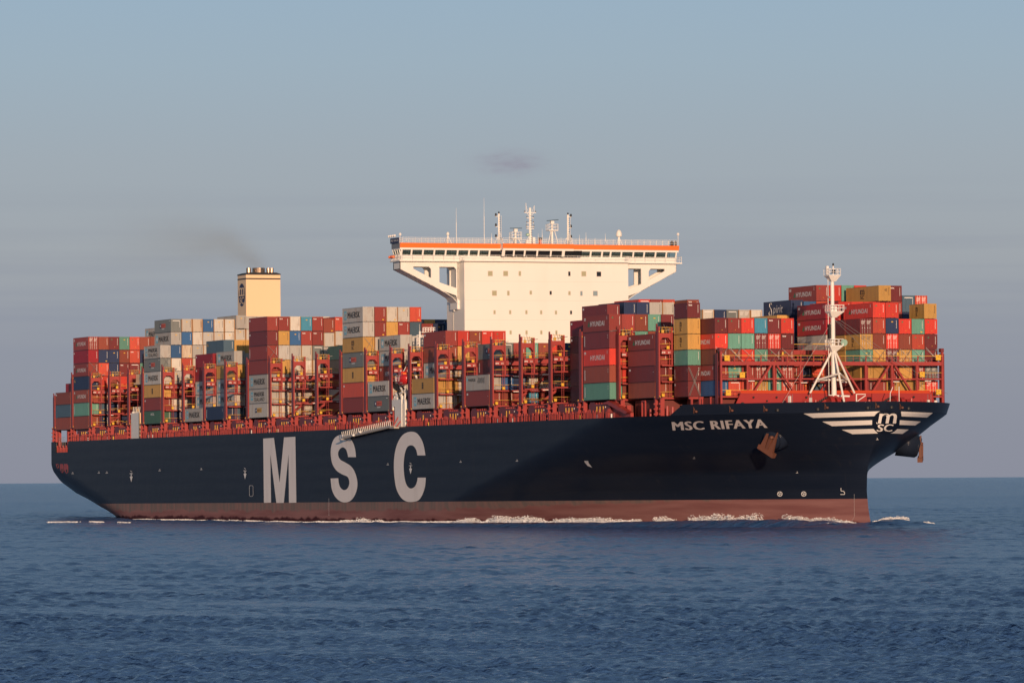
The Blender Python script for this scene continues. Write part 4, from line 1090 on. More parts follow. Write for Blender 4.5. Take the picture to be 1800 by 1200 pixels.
# ------------------------------------------------------------------ hatch coamings and ship-side stanchions
co = MB(); st = MB(); hc = MB()
rnd = random.Random(5)
for n, x0 in BX.items():
    edge = lambda x: YC - float(hb(min(x, 320), DECK))
    e0 = edge(x0 + 6)
    row0 = {'W': 1, 'X': 2}.get(n, 0)
    ya = row0 * RP + 1.4 if n != 'X' else 7.6
    yb = 2 * YC - ya
    if n == 'A': continue
    hc.cut(); hc.box(x0 - .2, x0 + L40 + .2, ya, yb, DECK, 21.5, DECKM)
    if n in 'WX': continue
    # dark side plates carrying the outboard stack, with yellow pipes
    hh = rnd.uniform(-.2, .2)
    co.cut(); co.box(x0 + 1.2, x0 + 11.0, .5, 1.35, 19.3, 20.95 + hh, DRED)
    co.prism([(x0 + 1.2, 20.95 + hh), (x0 + 4.0, 20.95 + hh), (x0 + 3.6, 21.4), (x0 + 1.6, 21.4)], .6, 1.3, DRED, 'y')
    for k in range(rnd.choice((1, 2, 3, 3))): co.box(x0 + 5.0 + 1.5 * k, x0 + 5.16 + 1.5 * k, .38, .5, 19.3, 20.6, YEL)
    for k in range(8): co.box(x0 + 1.6 + 1.2 * k, x0 + 1.85 + 1.2 * k, .7, 1.0, 20.9, 21.25, RED)
    for k in (9.0,): co.box(x0 + k, x0 + k + .15, .42, .5, 20.3, 20.55, WTXT)
    # ship-side stanchions, vents and bollards
    x = x0 - 1.0
    while x < x0 + 13.4:
        t = rnd.random()
        if x > 287: break
        if t < .62: h = rnd.uniform(.95, 1.7); st.box(x, x + .14, e0 + .15, e0 + .3, DECK - .02, DECK + h, RED)
        elif t < .82: h = rnd.uniform(1.0, 1.6); st.box(x, x + rnd.uniform(.4, .9), e0 + .3, e0 + 1.1, DECK - .02, DECK + h, RED)
        elif t < .94: h = rnd.uniform(.7, 1.4); st.box(x, x + .3, e0 + .4, e0 + .8, DECK - .02, DECK + h, DRED)
        else: st.box(x, x + .25, e0 + .25, e0 + .5, DECK - .02, DECK + .7, rnd.choice((YEL, WTXT, RED)))
        x += rnd.uniform(.38, .75)
    st.bar((x0 - 1, e0 + .2, DECK + 1.0), (x0 + 13.5, e0 + .2, DECK + 1.0), .05, RED)
    st.bar((x0 - 1, YC * 2 - e0 - .2, DECK + 1.0), (x0 + 13.5, YC * 2 - e0 - .2, DECK + 1.0), .05, RED)
hc.build("hatch_coaming", ship); co.build("coaming_side_plate", ship); tag(st.build("side_stanchions", ship), None, None)['kind'] = 'stuff'
# mixed deck gear near the forward break
dg = MB()
dg.prism([(272.5, 18.5), (272.5, 21.0), (275, 21.4), (283, 19.2), (283, 18.5)], 1.0, 1.6, RED, 'y')
dg.prism([(271, 20.9), (274.5, 21.5), (283.4, 19.3), (282.4, 19.0), (274, 20.9)], .2, 1.0, RED, 'y')
for k in range(3): dg.box(276 + 1.7 * k, 276.4 + 1.7 * k, 1.7, 2.5, 18.5, 20.6, RED)
for x, h, m in ((288.6, 1.3, WTXT), (289.6, 1.7, WTXT), (290.5, 1.6, YEL), (291.3, 1.5, YEL), (286.2, 1.4, RED), (293.6, 1.8, RED), (296.0, 1.6, RED)):
    dg.cut(); dg.tube((x, 3.6, 18.4), (x, 3.6, 18.4 + h), .3, m, n=8)
dg.cut(); dg.bar((288.4, 3.4, 20.9), (290.2, 3.4, 20.9), .12, WTXT); dg.bar((290.2, 3.4, 18.4), (290.2, 3.4, 20.9), .12, WTXT); dg.bar((288.4, 3.4, 20.4), (288.4, 3.4, 20.9), .12, WTXT)
dg.cut()
for x in (284.5, 286.0): dg.bar((x, 2.6, 18.4), (x, 2.6, 21.2), .25, RED)
dg.bar((284.5, 2.6, 21.2), (286, 2.6, 21.2), .25, RED)
for y in (5.3, 7.4):
    for x in (299.9, 303.5): dg.cut(); dg.box(x, x + .35, y, y + .35, DECK, 21.6, RED)
dg.box(299.7, 300.2, 5.0, 7.7, 21.3, 21.68, RED)
dg.build("deck_gear", ship)
# gantry posts carrying the sternmost stack
g = MB()
for x in (BX['A'] + .1, BX['A'] + 7.6, BX['A'] + 11.6):
    for y in (.5, 6.0): g.cut(); g.box(x, x + .7, y, y + .7, DECK - 2.8, 21.65, RED)
g.cut(); g.prism([(BX['A'] + 6.2, DECK - 2.7), (BX['A'] + 8.9, DECK - 2.7), (BX['A'] + 8.2, 21.6), (BX['A'] + 7.4, 21.6)], 1.2, 1.5, RED, 'y')
g.box(BX['A'], BX['A'] + 12.2, .3, 57.6, 21.45, 21.7, RED)
g.box(BX['A'], BX['A'] + 12.2, 7.0, 57.0, DECK, 21.4, DECKM)
g.build("stern_gantry", ship)
# dark mooring winches behind the stern openings, and a rail
g = MB()
for z in (.5, 1.05): g.bar((BX['A'] - 1.5, .6, DECK + z), (BX['A'] + 6, .6, DECK + z), .05, GREY)
for k in range(7): g.bar((BX['A'] - 1.5 + k * 1.25, .6, DECK - 2.7), (BX['A'] - 1.5 + k * 1.25, .6, DECK + 1.05), .06, GREY)
g.build("stern_rail", ship)

# ------------------------------------------------------------------ deckhouse with bridge wings
house = empty("deckhouse", ship, (0, 0, 0))
XF, XA, YA, YB = 171.3, 160.6 + .9, 12.4, 47.7
XW0, XW1 = 164.6, 168.6           # wing brackets, aft and forward face
ZD = 51.2                          # wheelhouse deck
w = MB(); w.box(XA, XF, YA, YB, DECK, ZD, WHITE)
SEAM = mat("plate_seam", (0.62, 0.58, 0.52), 0.6)
for z in (47.3, 43.5, 39.6, 35.7, 31.9): w.box(XF, XF + .012, YA + .02, YB - .02, z, z + .035, SEAM)
for k in range(5): w.tube((XA + 3.6, YA - .08, DECK), (XA + 3.6, YA - .08, 43), .09, WTXT, n=6, cap=False)
w.build("wall", house)
# windows of the front, laid out deck by deck
def win(y, z, wd, ht, m):
    f = MB(); f.box(XF + .012, XF + .05, y - wd / 2 - .08, y + wd / 2 + .08, z - ht / 2 - .08, z + ht / 2 + .08, SEAM)
    o = f.build("window", house); g_ = MB(); g_.box(XF + .051, XF + .07, y - wd / 2, y + wd / 2, z - ht / 2, z + ht / 2, m); g_.build("pane", o)
for u, y, wd, m in ((863, 480.5, .92, GLASS_L), (890, 480.5, .92, GLASS_L), (915, 480.5, .42, GLASS_L), (1002, 481, .42, GLASS_D), (1027.5, 481, .92, GLASS_L), (1054, 481.5, .92, GLASS_D),
                    (870, 515, .92, GLASS_L), (894.5, 515, .42, GLASS_L), (934, 514, .40, GLASS_L), (969, 514.5, .40, GLASS_D), (1002, 515, .40, GLASS_L), (1023, 515.5, .42, GLASS_B), (1047.5, 515.5, .92, GLASS_B),
                    (870, 548.5, .36, GLASS_L), (897.5, 548.5, .36, GLASS_L), (926, 548.5, .36, GLASS_L), (952, 548.7, .36, GLASS_L), (978, 549, .36, GLASS_L), (1004.5, 549, .38, GLASS_D),
                    (898, 584, .36, GLASS_L), (926, 584, .36, GLASS_L), (952, 584, .36, GLASS_L), (978.5, 584, .36, GLASS_L)):
    p = on_front(u, y, XF); win(p.y, p.z, wd, .92 if wd > .9 else (.85 if wd > .4 else .68), m)
s_ = MB(); s_.box(XA + 4.5, XA + 5.3, YA - .05, YA - .01, 36.3, 37.2, GLASS_D); s_.build("side_window", house)
# wing brackets: two parallel plates with a triangular and a trapezoid opening each, joined by flanges
def bracket(side):
    yo = -.15 if side < 0 else 59.4; yi = YA if side < 0 else YB
    t = lambda f: yo + (yi - yo) * f            # 0 outboard .. 1 at the body
    zt, zo, zi = ZD - .05, ZD - 1.55, 43.6
    mb = MB()
    def low(f): return zo + (zi - zo) * f if f < .85 else zo + (zi - zo) * .85 + (zi - 1.0 - zo - (zi - zo) * .85) * ((f - .85) / .15)
    def panel(f0, f1, zlo0, zlo1, zhi0, zhi1, x0, x1):
        pts = [(t(f0), zlo0), (t(f1), zlo1), (t(f1), zhi1), (t(f0), zhi0)]
        mb.prism(pts, x0, x1, WHITE, 'x')
    for x0, x1 in ((XW1 - .35, XW1), (XW0, XW0 + .35)):
        T1, T2, T3, T4 = .22, .52, .66, .945
        ht = zt - .95; band = 1.45
        panel(0, T1, low(0), low(T1), zt, zt, x0, x1)
        panel(T1, T2, low(T1), low(T2), low(T1) + band, low(T2) + band, x0, x1); panel(T1, T2, ht, ht, zt, zt, x0, x1)
        if True:   # close the narrow part of the triangle
            pass
        panel(T2, T3, low(T2), low(T3), zt, zt, x0, x1)
        panel(T3, T4, low(T3), low(T4 - .1), low(T3) + band, low(T4 - .1) + band + .0, x0, x1); panel(T3, T4, ht, ht, zt, zt, x0, x1)
        panel(T4, 1, low(.85) - .2, low(.85) - 1.0, zt, zt, x0, x1)
        for (a, b) in ((T2, -1), (T4, -1)):   # rounded corners by small gussets
            c_ = t(a); d_ = (t(0) - t(1)) / abs(t(0) - t(1)) * .45
            mb.prism([(c_, ht), (c_ + d_, ht), (c_, ht - .45)], x0, x1, WHITE, 'x')
    # lower flange, outer end and top flange
    n = 8
    for k in range(n):
        f0, f1 = k / n, (k + 1) / n
        mb.add([(XW0, t(f0), low(f0)), (XW1, t(f0), low(f0)), (XW1, t(f1), low(f1)), (XW0, t(f1), low(f1)),
                (XW0, t(f0), low(f0) + .12), (XW1, t(f0), low(f0) + .12), (XW1, t(f1), low(f1) + .12), (XW0, t(f1), low(f1) + .12)],
               [(0, 3, 2, 1), (4, 5, 6, 7), (0, 1, 5, 4), (1, 2, 6, 5), (2, 3, 7, 6), (3, 0, 4, 7)], WHITE)
    a, b = sorted((yo, yo + (.12 if side < 0 else -.12))); mb.box(XW0, XW1, a, b, zo, zt, WHITE)
    # curved foot and recessed side web of the body
    mb.tube((XF - 5, yi + side * .25, 43.4), (XF - 5, yi + side * .25, 41.5), .22, WHITE, n=8)
    a, b = sorted((yi, yi + side * .5)); mb.box(XW0, XW1, a, b, 41.8, zt, WHITE)
    mb.build("wing_bracket", house)
bracket(-1); bracket(1)
# wheelhouse deck and bulwark walkway
w = MB(); w.box(XW0 - .8, XW1 + .9, -.6, 60.3, ZD, ZD + .28, WHITE); w.box(XA, XF + .9, YA - .3, YB + .3, ZD + .001, ZD + .279, WHITE)
w.build("bridge_deck", house)
w = MB()
w.box(XW1 + .0, XW1 + .12, .0, YA + 4, ZD + .28, ZD + 1.25, WHITE); w.box(XW1 + .0, XW1 + .12, YB - 4, 59.3, ZD + .28, ZD + 1.25, WHITE)
w.box(XW1 + .0, XW1 + .13, YA + 4, YB - 4, ZD + .28, ZD + 1.25, WHITE)
w.box(XW0 - .2, XW0 - .08, 0, 59.3, ZD + .28, ZD + 2.2, WHITE); w.box(XW0, XW1, -.02, .1, ZD + .28, ZD + 1.2, WHITE); w.box(XW0, XW1, 59.2, 59.32, ZD + .28, ZD + 1.2, WHITE)
w.build("bridge_bulwark", house)
w = MB()
def rail(mb, pts, z0, h, m, n=3, sp=1.5, r=.05):
    for (a, b) in zip(pts, pts[1:]):
        a, b = Vector((*a, z0)), Vector((*b, z0)); L = (b - a).length; up = Vector((0, 0, 1))
        for k in range(1, n + 1): mb.bar(a + up * h * k / n, b + up * h * k / n, r, m)
        for k in range(int(L / sp) + 1): p = a + (b - a) * min(1, k * sp / L); mb.bar(p, p + up * h, r, m)
rail(w, [(XW1 + .85, .0), (XW1 + .85, YA - .2), (XF + .85, YA - .2), (XF + .85, YB + .2), (XW1 + .85, YB + .2), (XW1 + .85, 60.2)], ZD + .28, 1.0, WTXT, 2, 2.2)
rail(w, [(XW1 + .8, 60.2), (XW0, 60.2), (XW0 - .7, 60.2)], ZD + .28, 1.15, WTXT, 2, 1.2, .07)
rail(w, [(XW1 + .8, -.55), (XW0 - .7, -.55)], ZD + .28, 1.1, WTXT, 2, .8, .12)
for k in range(3): w.lathe((XW0 - .3 + 1.0 * k, -.75, ZD + 1.0), [(.2, -.25), (.34, -.1), (.34, .1), (.2, .25)], ORANGE if k != 1 else RBOX, n=8)
w.build("guard_rail", house)
# bridge windows: leaning frames and panes
ZW0, ZW1, ZO0, ZO1 = ZD + 1.25, ZD + 2.32, ZD + 2.72, ZD + 3.68
us = [704, 724, 744, 764, 784, 805, 825, 842, 861, 881, 904, 923, 945, 969, 991, 1020, 1039, 1059, 1074, 1093, 1114, 1133, 1153, 1172, 1191]
fr_ = MB()
XC = XW1 + 1.5    # the wheelhouse centre stands a little forward
def xfront(y): return XC if 21.0 < y < 36.2 else XW1
ysw = [on_front(u, 445, XW1 if not 881 < u < 1010 else XC).y for u in us]
ysw[0] = 0.05; ysw[-1] = 59.25
pane_defs = []
for i, y in enumerate(ysw):
    xb = xfront(y); lean = .42
    fr_.bar((xb - .02, y, ZW0 - .05), (xb - .02 + lean, y, ZW1 + .1), .34 if i not in (9, 14) else .6, WHITE, .2)
for i in range(len(ysw) - 1):
    y0, y1 = ysw[i], ysw[i + 1]; xb = max(xfront(y0 + .1), xfront(y1 - .1)) if (xfront((y0 + y1) / 2) > XW1) else XW1
    pane_defs.append((y0 + .17, y1 - .17, xb))
    for f in (.35, .62): 
        fr_.bar((xb - 1.3, y0 + (y1 - y0) * f, ZW0), (xb - 1.3, y0 + (y1 - y0) * f, ZW1 + .2), .08, DARK)
fr_.build("window_frame", house)
for i, (y0, y1, xb) in enumerate(pane_defs):
    m = MB(); lean = .40; dark = 7 < i < 15
    m.add([(xb, y0, ZW0), (xb, y1, ZW0), (xb + lean, y1, ZW1 + .06), (xb + lean, y0, ZW1 + .06)], [(0, 1, 2, 3)], GLASS_D if dark else BG)
    m.build("bridge_window", house)
for k in range(3):
    m = MB(); x0 = XW0 + .3 + 1.25 * k; m.add([(x0 + .1, -.02, ZW0), (x0 + 1.05, -.02, ZW0), (x0 + 1.05, -.35, ZW1), (x0 + .1, -.35, ZW1)], [(0, 1, 2, 3)], BG); m.build("bridge_window", house)
w = MB()
for k in range(4): x0 = XW0 + .25 + 1.25 * k; w.bar((x0, .0, ZW0 - .1), (x0, -.38, ZW1 + .1), .2, WHITE)
# lintel, roof slab and orange fascia
def band(x_, x_c, z0, z1, m, th=.25, dx0=0.0):
    a, b = 21.0, 36.2
    w.box(x_ - th, x_, -.35, a, z0, z1, m); w.box(x_ - th, x_, b, 59.7, z0, z1, m); w.box(x_c - th, x_c, a, b, z0, z1, m)
band(XW1 + .50, XC + .5, ZW1, ZO0, WHITE, .5)
w.box(XW0 - .2, XW1 + .1, -.38, 59.7, ZW1 + .1, ZO0, WHITE); w.box(XW1 + .1, XC + .1, 21, 36.2, ZW1 + .1, ZO0, WHITE)
w.box(XW0 - .1, XW0 + .1, .05, 59.25, ZD + 2.25, ZW1 + .2, WHITE)
w.build("lintel", house)
w = MB()
for y0, y1, xx in ((-.35, 21.0, XW1), (21.0, 36.2, XC), (36.2, 59.8, XW1)):
    w.add([(xx + .50, y0, ZO0), (xx + .50, y1, ZO0), (xx + .72, y1, ZO1), (xx + .72, y0, ZO1), (xx + .3, y0, ZO0), (xx + .3, y1, ZO0), (xx + .4, y1, ZO1), (xx + .4, y0, ZO1)],
          [(0, 1, 2, 3), (4, 7, 6, 5), (3, 2, 6, 7), (0, 3, 7, 4), (1, 5, 6, 2)], ORANGE)
w.build("orange_fascia", house)
w = MB(); w.box(XW0 - .2, XW1 + .3, -.3, 59.7, ZO0, ZO1 - .02, WHITE); w.box(XW1 + .3, XC + .3, 21.1, 36.1, ZO0, ZO1 - .03, WHITE)
w.box(XW0 - .2, XW1 + .4, -.42, -.31, ZO0 - .1, ZO1, GREY)
w.box(XW0 - .4, XW1 + .3, -.62, -.43, ZO1, ZO1 + 1.05, NBOX)
put_text(w, "MSC RIFAYA", lambda a, b: (XW0 + 4.3 * a, -.64, ZO1 + .3 + .45 * b), WTXT, .03)
w.build("bridge_roof", house)
w = MB(); ZR = ZO1
rail(w, [(XW1 + .4, .2), (XW1 + .4, 21), (XC + .4, 21), (XC + .4, 36), (XW1 + .4, 36), (XW1 + .4, 59.4), (XW0, 59.4), (XW0, .2), (XW1 + .4, .2)], ZR, 1.1, WTXT, 3, 1.35, .045)
w.build("roof_rail", house)
# masts, radars, domes and aerials on the wheelhouse roof
XM = 166.8
def uy(u): return on_front(u, 430, XM).y
def uz(u, y): return on_front(u, y, XM).z
def ladder_mast(u, ytop, arms, name="signal_mast"):
    mb = MB(); y = uy(u); zt = uz(u, ytop)
    mb.tube((XM, y, ZR), (XM, y, zt), .26, WHITE, r2=.2, n=8)
    for k in range(int((zt - ZR) / .45)): mb.bar((XM + .24, y - .05, ZR + .45 * k), (XM + .24, y + .35, ZR + .45 * k), .06, BTXT)
    mb.bar((XM + .25, y + .4, ZR), (XM + .25, y + .4, zt - .4), .05, WTXT)
    for s, yy in arms:
        z = uz(u, yy); mb.bar((XM, y, z), (XM, y + s * .75, z), .12, WTXT); mb.lathe((XM, y + s * .65, z + .3), [(.15, -.25), (.2, -.2), (.2, .2), (.12, .3)], DARK, n=8)
    mb.lathe((XM, y, zt + .15), [(.14, -.15), (.18, 0), (.1, .25)], DARK, n=8)
    for s in (-1, 1): mb.bar((XM, y + s * 1.1, ZR), (XM, y, ZR + 1.9), .08, WTXT); mb.bar((XM + 1.4, y + s * .4, ZR), (XM, y, ZR + 3), .08, WTXT)
    return mb.build(name, house)
ladder_mast(879, 375, [(-1, 380), (-1, 398), (-1, 417)]); ladder_mast(1000.5, 377, [(1, 381), (1, 400), (1, 418)])
mb = MB(); y = uy(934)
mb.tube((XM, y, ZR), (XM, y, uz(934, 365)), .3, WHITE, r2=.24, n=8)
for k in range(13): mb.bar((XM + .26, y - .1, ZR + .48 * k), (XM + .26, y + .38, ZR + .48 * k), .06, BTXT)
for yy, hw in ((373.5, 1.25), (383, .75), (392, .75), (398, .85), (401.5, .8)):
    z = uz(934, yy); mb.bar((XM, y - hw, z), (XM, y + hw, z), .13, WTXT)
    for s in (-1, 1): mb.lathe((XM, y + s * hw * .95, z + .12), [(.1, 0), (.13, .15), (.07, .28)], GREY, n=6)
for s, u0, yt in ((-1, 926, 356.5), (1, 938.5, 361)):
    mb.bar((XM, y + s * .85, uz(934, 373)), (XM, y + s * .9, uz(934, yt)), .09, WTXT); mb.bar((XM, y + s * .35, uz(934, 373)), (XM, y + s * .85, uz(934, 362)), .05, WTXT); mb.bar((XM, y, uz(934, 382)), (XM, y + s * .8, uz(934, 373)), .08, WTXT)
for s in (-1, 1): mb.bar((XM, y + s * 1.2, ZR), (XM, y, ZR + 2.2), .08, WTXT); mb.box(XM - .3, XM + .3, y + s * .7 - .25, y + s * .7 + .25, ZR, ZR + 1.2 + .3 * s, WTXT)
mb.lathe((XM + .4, y - .7, ZR + 2.0), [(.05, -.3), (.42, -.2), (.42, .1), (.1, .3)], DISH, n=10)
mb.build("main_mast", house)
def radar(u, yplat, ybar, tilt):
    mb = MB(); y = uy(u); z = uz(u, yplat); zb = uz(u, ybar)
    mb.box(XM - .8, XM + .8, y - 1.0, y + 1.0, z - .2, z, WHITE)
    rail(mb, [(XM + .8, y - 1), (XM + .8, y + 1), (XM - .8, y + 1), (XM - .8, y - 1), (XM + .8, y - 1)], z, 1.15, WTXT, 2, .9, .06)
    for s in (-1, 1): mb.bar((XM + .5, y + s * 1.1, ZR), (XM + .3, y + s * .35, z), .12, WTXT)
    mb.bar((XM - 1, y, ZR), (XM - .4, y, z), .12, WTXT); mb.tube((XM, y, ZR), (XM, y, zb - .3), .22, WHITE, n=8)
    mb.box(XM - .3, XM + .3, y - .35, y + .35, zb - .65, zb - .12, WHITE)
    o = mb.build("radar_mast", house)
    b_ = MB(); b_.bar((XM + .3, y - 1.25, zb - tilt), (XM + .3, y + 1.25, zb + tilt), .2, CM['s'], .16); b_.build("radar_scanner", o)
radar(908, 418, 401, .02); radar(972.5, 404, 387, .12)
def dome(u, ytop, r, ybase, h):
    mb = MB(); y = uy(u); zt = uz(u, ytop)
    mb.lathe((XM, y, zt - 2 * r - h), [(r * .75, 0), (r, .15), (r, h + r * .3), (r * .92, h + r * .9), (r * .65, h + r * 1.5), (r * .25, h + r * 1.9)], WHITE, n=18)
    mb.tube((XM, y, ZR), (XM, y, zt - 2 * r - h), r * .35, WHITE, n=8)
    for s in (-1, 1): mb.bar((XM + .3, y + s * .7, ZR), (XM, y, zt - 2 * r - h), .08, WTXT)
    mb.build("satellite_dome", house)
dome(1090, 403, .62, 0, .25); dome(789, 407, .33, 0, .05)
ae = MB()
for u, y in ((853, 347), (804, 365), (866, 409), (1020.5, 412), (1032, 408), (1048, 418), (1066, 410), (948, 410), (955, 402), (988, 417), (897, 414), (900, 420), (865, 420)):
    ae.cut(); yy = uy(u); ae.tube((XM, yy, ZR), (XM, yy, ZR + .6 * (uz(u, y) - ZR)), .07, WTXT, n=5); ae.tube((XM, yy, ZR + .6 * (uz(u, y) - ZR)), (XM, yy, uz(u, y)), .045, WTXT, r2=.02, n=5)
for u in (705, 1194):
    ae.cut(); yy = uy(u); ae.tube((XM, yy, ZR), (XM, yy, uz(u, 415)), .06, WTXT, n=6); ae.lathe((XM, yy, uz(u, 411.5)), [(.1, -.35), (.28, -.1), (.28, .1), (.1, .3)], WTXT, n=8)
for u in (951,): ae.cut(); yy = uy(u); ae.box(XM - .3, XM + .3, yy - .2, yy + .2, ZR, ZR + 1.0, RBOX); ae.box(XM - .35, XM + .35, yy - .35, yy + .35, ZR + 1.0, ZR + 1.45, DARK)
for u in (1183, 1189): ae.cut(); yy = uy(u); ae.lathe((XM, yy, ZR), [(.3, .1), (.35, .3), (.35, .8), (.2, 1.05)], DARK, n=8)
for k in range(4): ae.cut(); ae.lathe((XW0 - .3 + 1.1 * k, -.9, ZO1 + 1.4), [(.1, -.2), (.25, 0), (.22, .25)], WTXT, n=8)
ae.build("aerial", house)

# ------------------------------------------------------------------ funnel
fun = empty("funnel", ship, (-6.4, 29.85, DECK))
FX0, FX1, FY0, FY1 = -3.0, 3.0, -4.1, 4.25; ZT = 56.4 - DECK
m = MB(); m.box(FX0, FX1, FY0, FY1, 0, ZT - .45, CREAM); m.build("casing", fun)
m = MB(); m.box(FX0 - .08, FX1 + .08, FY0 - .08, FY1 + .08, ZT - .45, ZT - .2, DARK); m.prism([(FY0 - .08, ZT - .2), (FY1 + .08, ZT - .2), (FY1 - .9, ZT + .1), (FY0 + 1, ZT + .1)], FX0, FX1, DARK, 'x')
m.box(FX0 - .03, FX1 + .03, FY0 - .03, FY1 + .03, ZT - 1.5, ZT - 1.2, DARK); m.build("black_band", fun)
m = MB()
m.tube((0, .0, ZT - .3), (0, .0, ZT + 1.25), 1.45, CHROME, n=20); m.tube((0, 0, ZT + 1.22), (0, 0, ZT + 1.27), 1.25, DARK, n=20)
for y in (-2.7, 2.1, 2.9): m.tube((.8, y, ZT - .3), (.8, y, ZT + 1.2), .55 if y < 0 else .45, CHROME, n=12)
m.build("exhaust_pipe", fun, smooth=False)
m = MB(); pts = [(math.cos(2 * math.pi * k / 28) * 2.35, ZT - 5.0 + math.sin(2 * math.pi * k / 28) * 2.65) for k in range(28)]
decal(m, pts, lambda a, b: (a, FY0 - .02, b), NBOX)
put_text(m, "m", lambda a, b: (-1.85 + 3.7 * a, FY0 - .035, ZT - 5.0 + 1.7 * b), CREAM, .05)
decal(m, [(-2.0, ZT - 5.25), (2.0, ZT - 5.25), (2.0, ZT - 5.0), (-2.0, ZT - 5.0)], lambda a, b: (a, FY0 - .035, b), CREAM)
put_text(m, "SC", lambda a, b: (-1.55 + 3.1 * a, FY0 - .035, ZT - 7.1 + 1.6 * b), CREAM, .05)
m.build("round_emblem", fun)

# ------------------------------------------------------------------ pale casings by the rail
m = MB()
a, b = -11.8, -3.9
m.box(a + 1.0, a + 7.4, .25, .6, DECK, 24.3, WHITE); m.box(a + 6.9, a + 7.6, .25, 1.6, DECK, 24.3, CREAM)
m.box(a + 1.2, a + 1.6, .4, 4.8, 24.3, 24.6, WHITE)
for k in range(5): m.bar((a + 1.5 + k * 1.2, .6, 24.3), (a + 1.9 + k * 1.2, .6, 25.7), .12, WTXT)
m.build("bunker_station", ship)
m = MB(); m.lathe((a + 4, 3.2, 24.2), [(1.3, 0), (1.3, 2.2), (.8, 3.0), (.2, 3.4)], CM['d'], n=12); m.build("green_tank", ship)
m = MB(); m.box(a + .6, a + 6.5, 1.6, 3.4, 31.3, 33.2, CREAM); m.box(a + .2, a + 7.2, 1.2, 3.6, 30.8, 31.3, CREAM); m.build("crane_housing", ship)
# tall pale casing with a doorway and the boat davit on it
m = MB(); x0, x1 = 161.6, 169.9; zt, zb = 23.9, DECK
m.prism([(x0, 21.2), (x0 + 1.4, 21.2), (x0 + 1.4, 22.5), (x0 + 2.6, 22.5), (x0 + 2.6, zb), (x0 + 6.4, zb), (x0 + 6.4, zt), (x0, zt)], .1, .45, WHITE, 'y')
m.box(x1 - .5, x1, .1, 1.2, zb, zt, WHITE); m.box(x1 - 1.5, x1 - 1.1, .2, .9, zb, zt - .7, WHITE); m.box(x0 + 6.4, x1, .3, .45, zt - .6, zt, WHITE)
m.box(x0, x1, .45, 3.2, zt - .3, zt - .01, WHITE)
m.build("boat_casing", ship)
m = MB()
for x in (x0 + 4.2, x0 + 6.6):
    m.bar((x, .6, zt), (x, 1.2, zt + 1.6), .35, WHITE); m.bar((x, 1.2, zt + 1.6), (x + .3, .6, zt + 2.6), .28, WHITE)
m.lathe((x0 + 2.3, .9, zt + .8), [(.2, -.6), (.55, -.5), (.55, .5), (.2, .6)], WHITE, n=10)
m.bar((x0 + 1.8, .3, zt), (x0 + 5.6, .6, zt + 1.5), .25, WHITE); m.bar((x0 + 3.8, .3, zt + 1.7), (x0 + 5, .3, zt + .1), .2, DARK)
for k in range(5): m.box(x0 + .2 + 1.3 * k, x0 + .7 + 1.3 * k, .3, .8, zt, zt + .4 + .35 * (k % 3), WHITE)
m.bar((x0 + 7.8, .3, zt), (x0 + 7.8, .3, zt + 1.8), .12, WTXT); m.bar((x0 + 7.8, .3, zt + 1.8), (x0 + 6.6, .3, zt + 1.8), .12, WTXT)
m.bar((168.4, .35, 29.2), (168.6, 1.2, 31.0), .1, WTXT); m.bar((168.6, 1.2, 31.0), (168.6, 3.2, 31.2), .16, WHITE)
m.bar((168.5, 2.6, 30.0), (168.5, 3.6, 26.6), .4, WHITE); m.bar((168.5, 3.9, 37.4), (168.5, 3.9, 24), .28, WHITE)
rail(m, [(168.5, 4.6), (168.5, 7.2)], 37.3, .8, WTXT, 2, .55, .13); rail(m, [(168.5, 3.3), (168.5, 4.7)], 33.6, 3.0, WTXT, 4, .45, .12)
for k in range(5): m.bar((168.6, 3.4, 33.8 + .55 * k), (168.6, 4.6, 34.2 + .55 * k), .1, WTXT)
m.box(167.0, 168.5, 4.4, 7.2, 37.1, 37.28, WHITE)
m.build("boat_davit", ship)
# enclosed lifeboat
boat = empty("lifeboat"); boat.location = ship_loc(168.3, .35, 27.9); boat.rotation_euler = ROT
tag(boat, "red enclosed lifeboat hanging over the rail beside the white bridge tower", "lifeboat")
m = MB(); n = 16; vs = []; prof = []
ns = 15
for i in range(ns):
    s = -1 + 2 * i / (ns - 1); x = s * 2.5; r = max(0.04, (1 - abs(s) ** 3.2)) ** .55
    for k in range(n):
        t = 2 * math.pi * k / n; yy = 1.15 * r * math.cos(t); zz_ = (1.3 if math.sin(t) < 0 else 1.0) * r ** (.6 if math.sin(t) < 0 else 1) * math.sin(t)
        vs.append((x, yy, zz_ + .25 * s * s))
m.add(vs, [(i * n + k, i * n + (k + 1) % n, (i + 1) * n + (k + 1) % n, (i + 1) * n + k) for i in range(ns - 1) for k in range(n)] + [tuple(range(n))[::-1], tuple(range((ns - 1) * n, ns * n))], BOATR)
m.build("hull", boat, smooth=True)
m = MB(); m.box(-1.0, .5, -.55, .55, .75, 1.5, BOATR); m.box(.5, 1.3, -.4, .4, .75, 1.2, ORANGE); m.build("cabin", boat)
m = MB()
for x in (-1.2, -.5, .8): m.bar((x, -1.17, -.5), (x, -1.1, .6), .06, WTXT); m.bar((x, -1.1, .6), (x + .4, -1.05, .75), .06, WTXT)
for k in range(5): m.box(-1.0 + .5 * k, -.8 + .5 * k, -1.12, -1.02, .45, .6, DARK)
m.bar((-1.9, -.85, -.75), (1.9, -.85, -.75), .07, WTXT); m.build("grab_rail", boat)
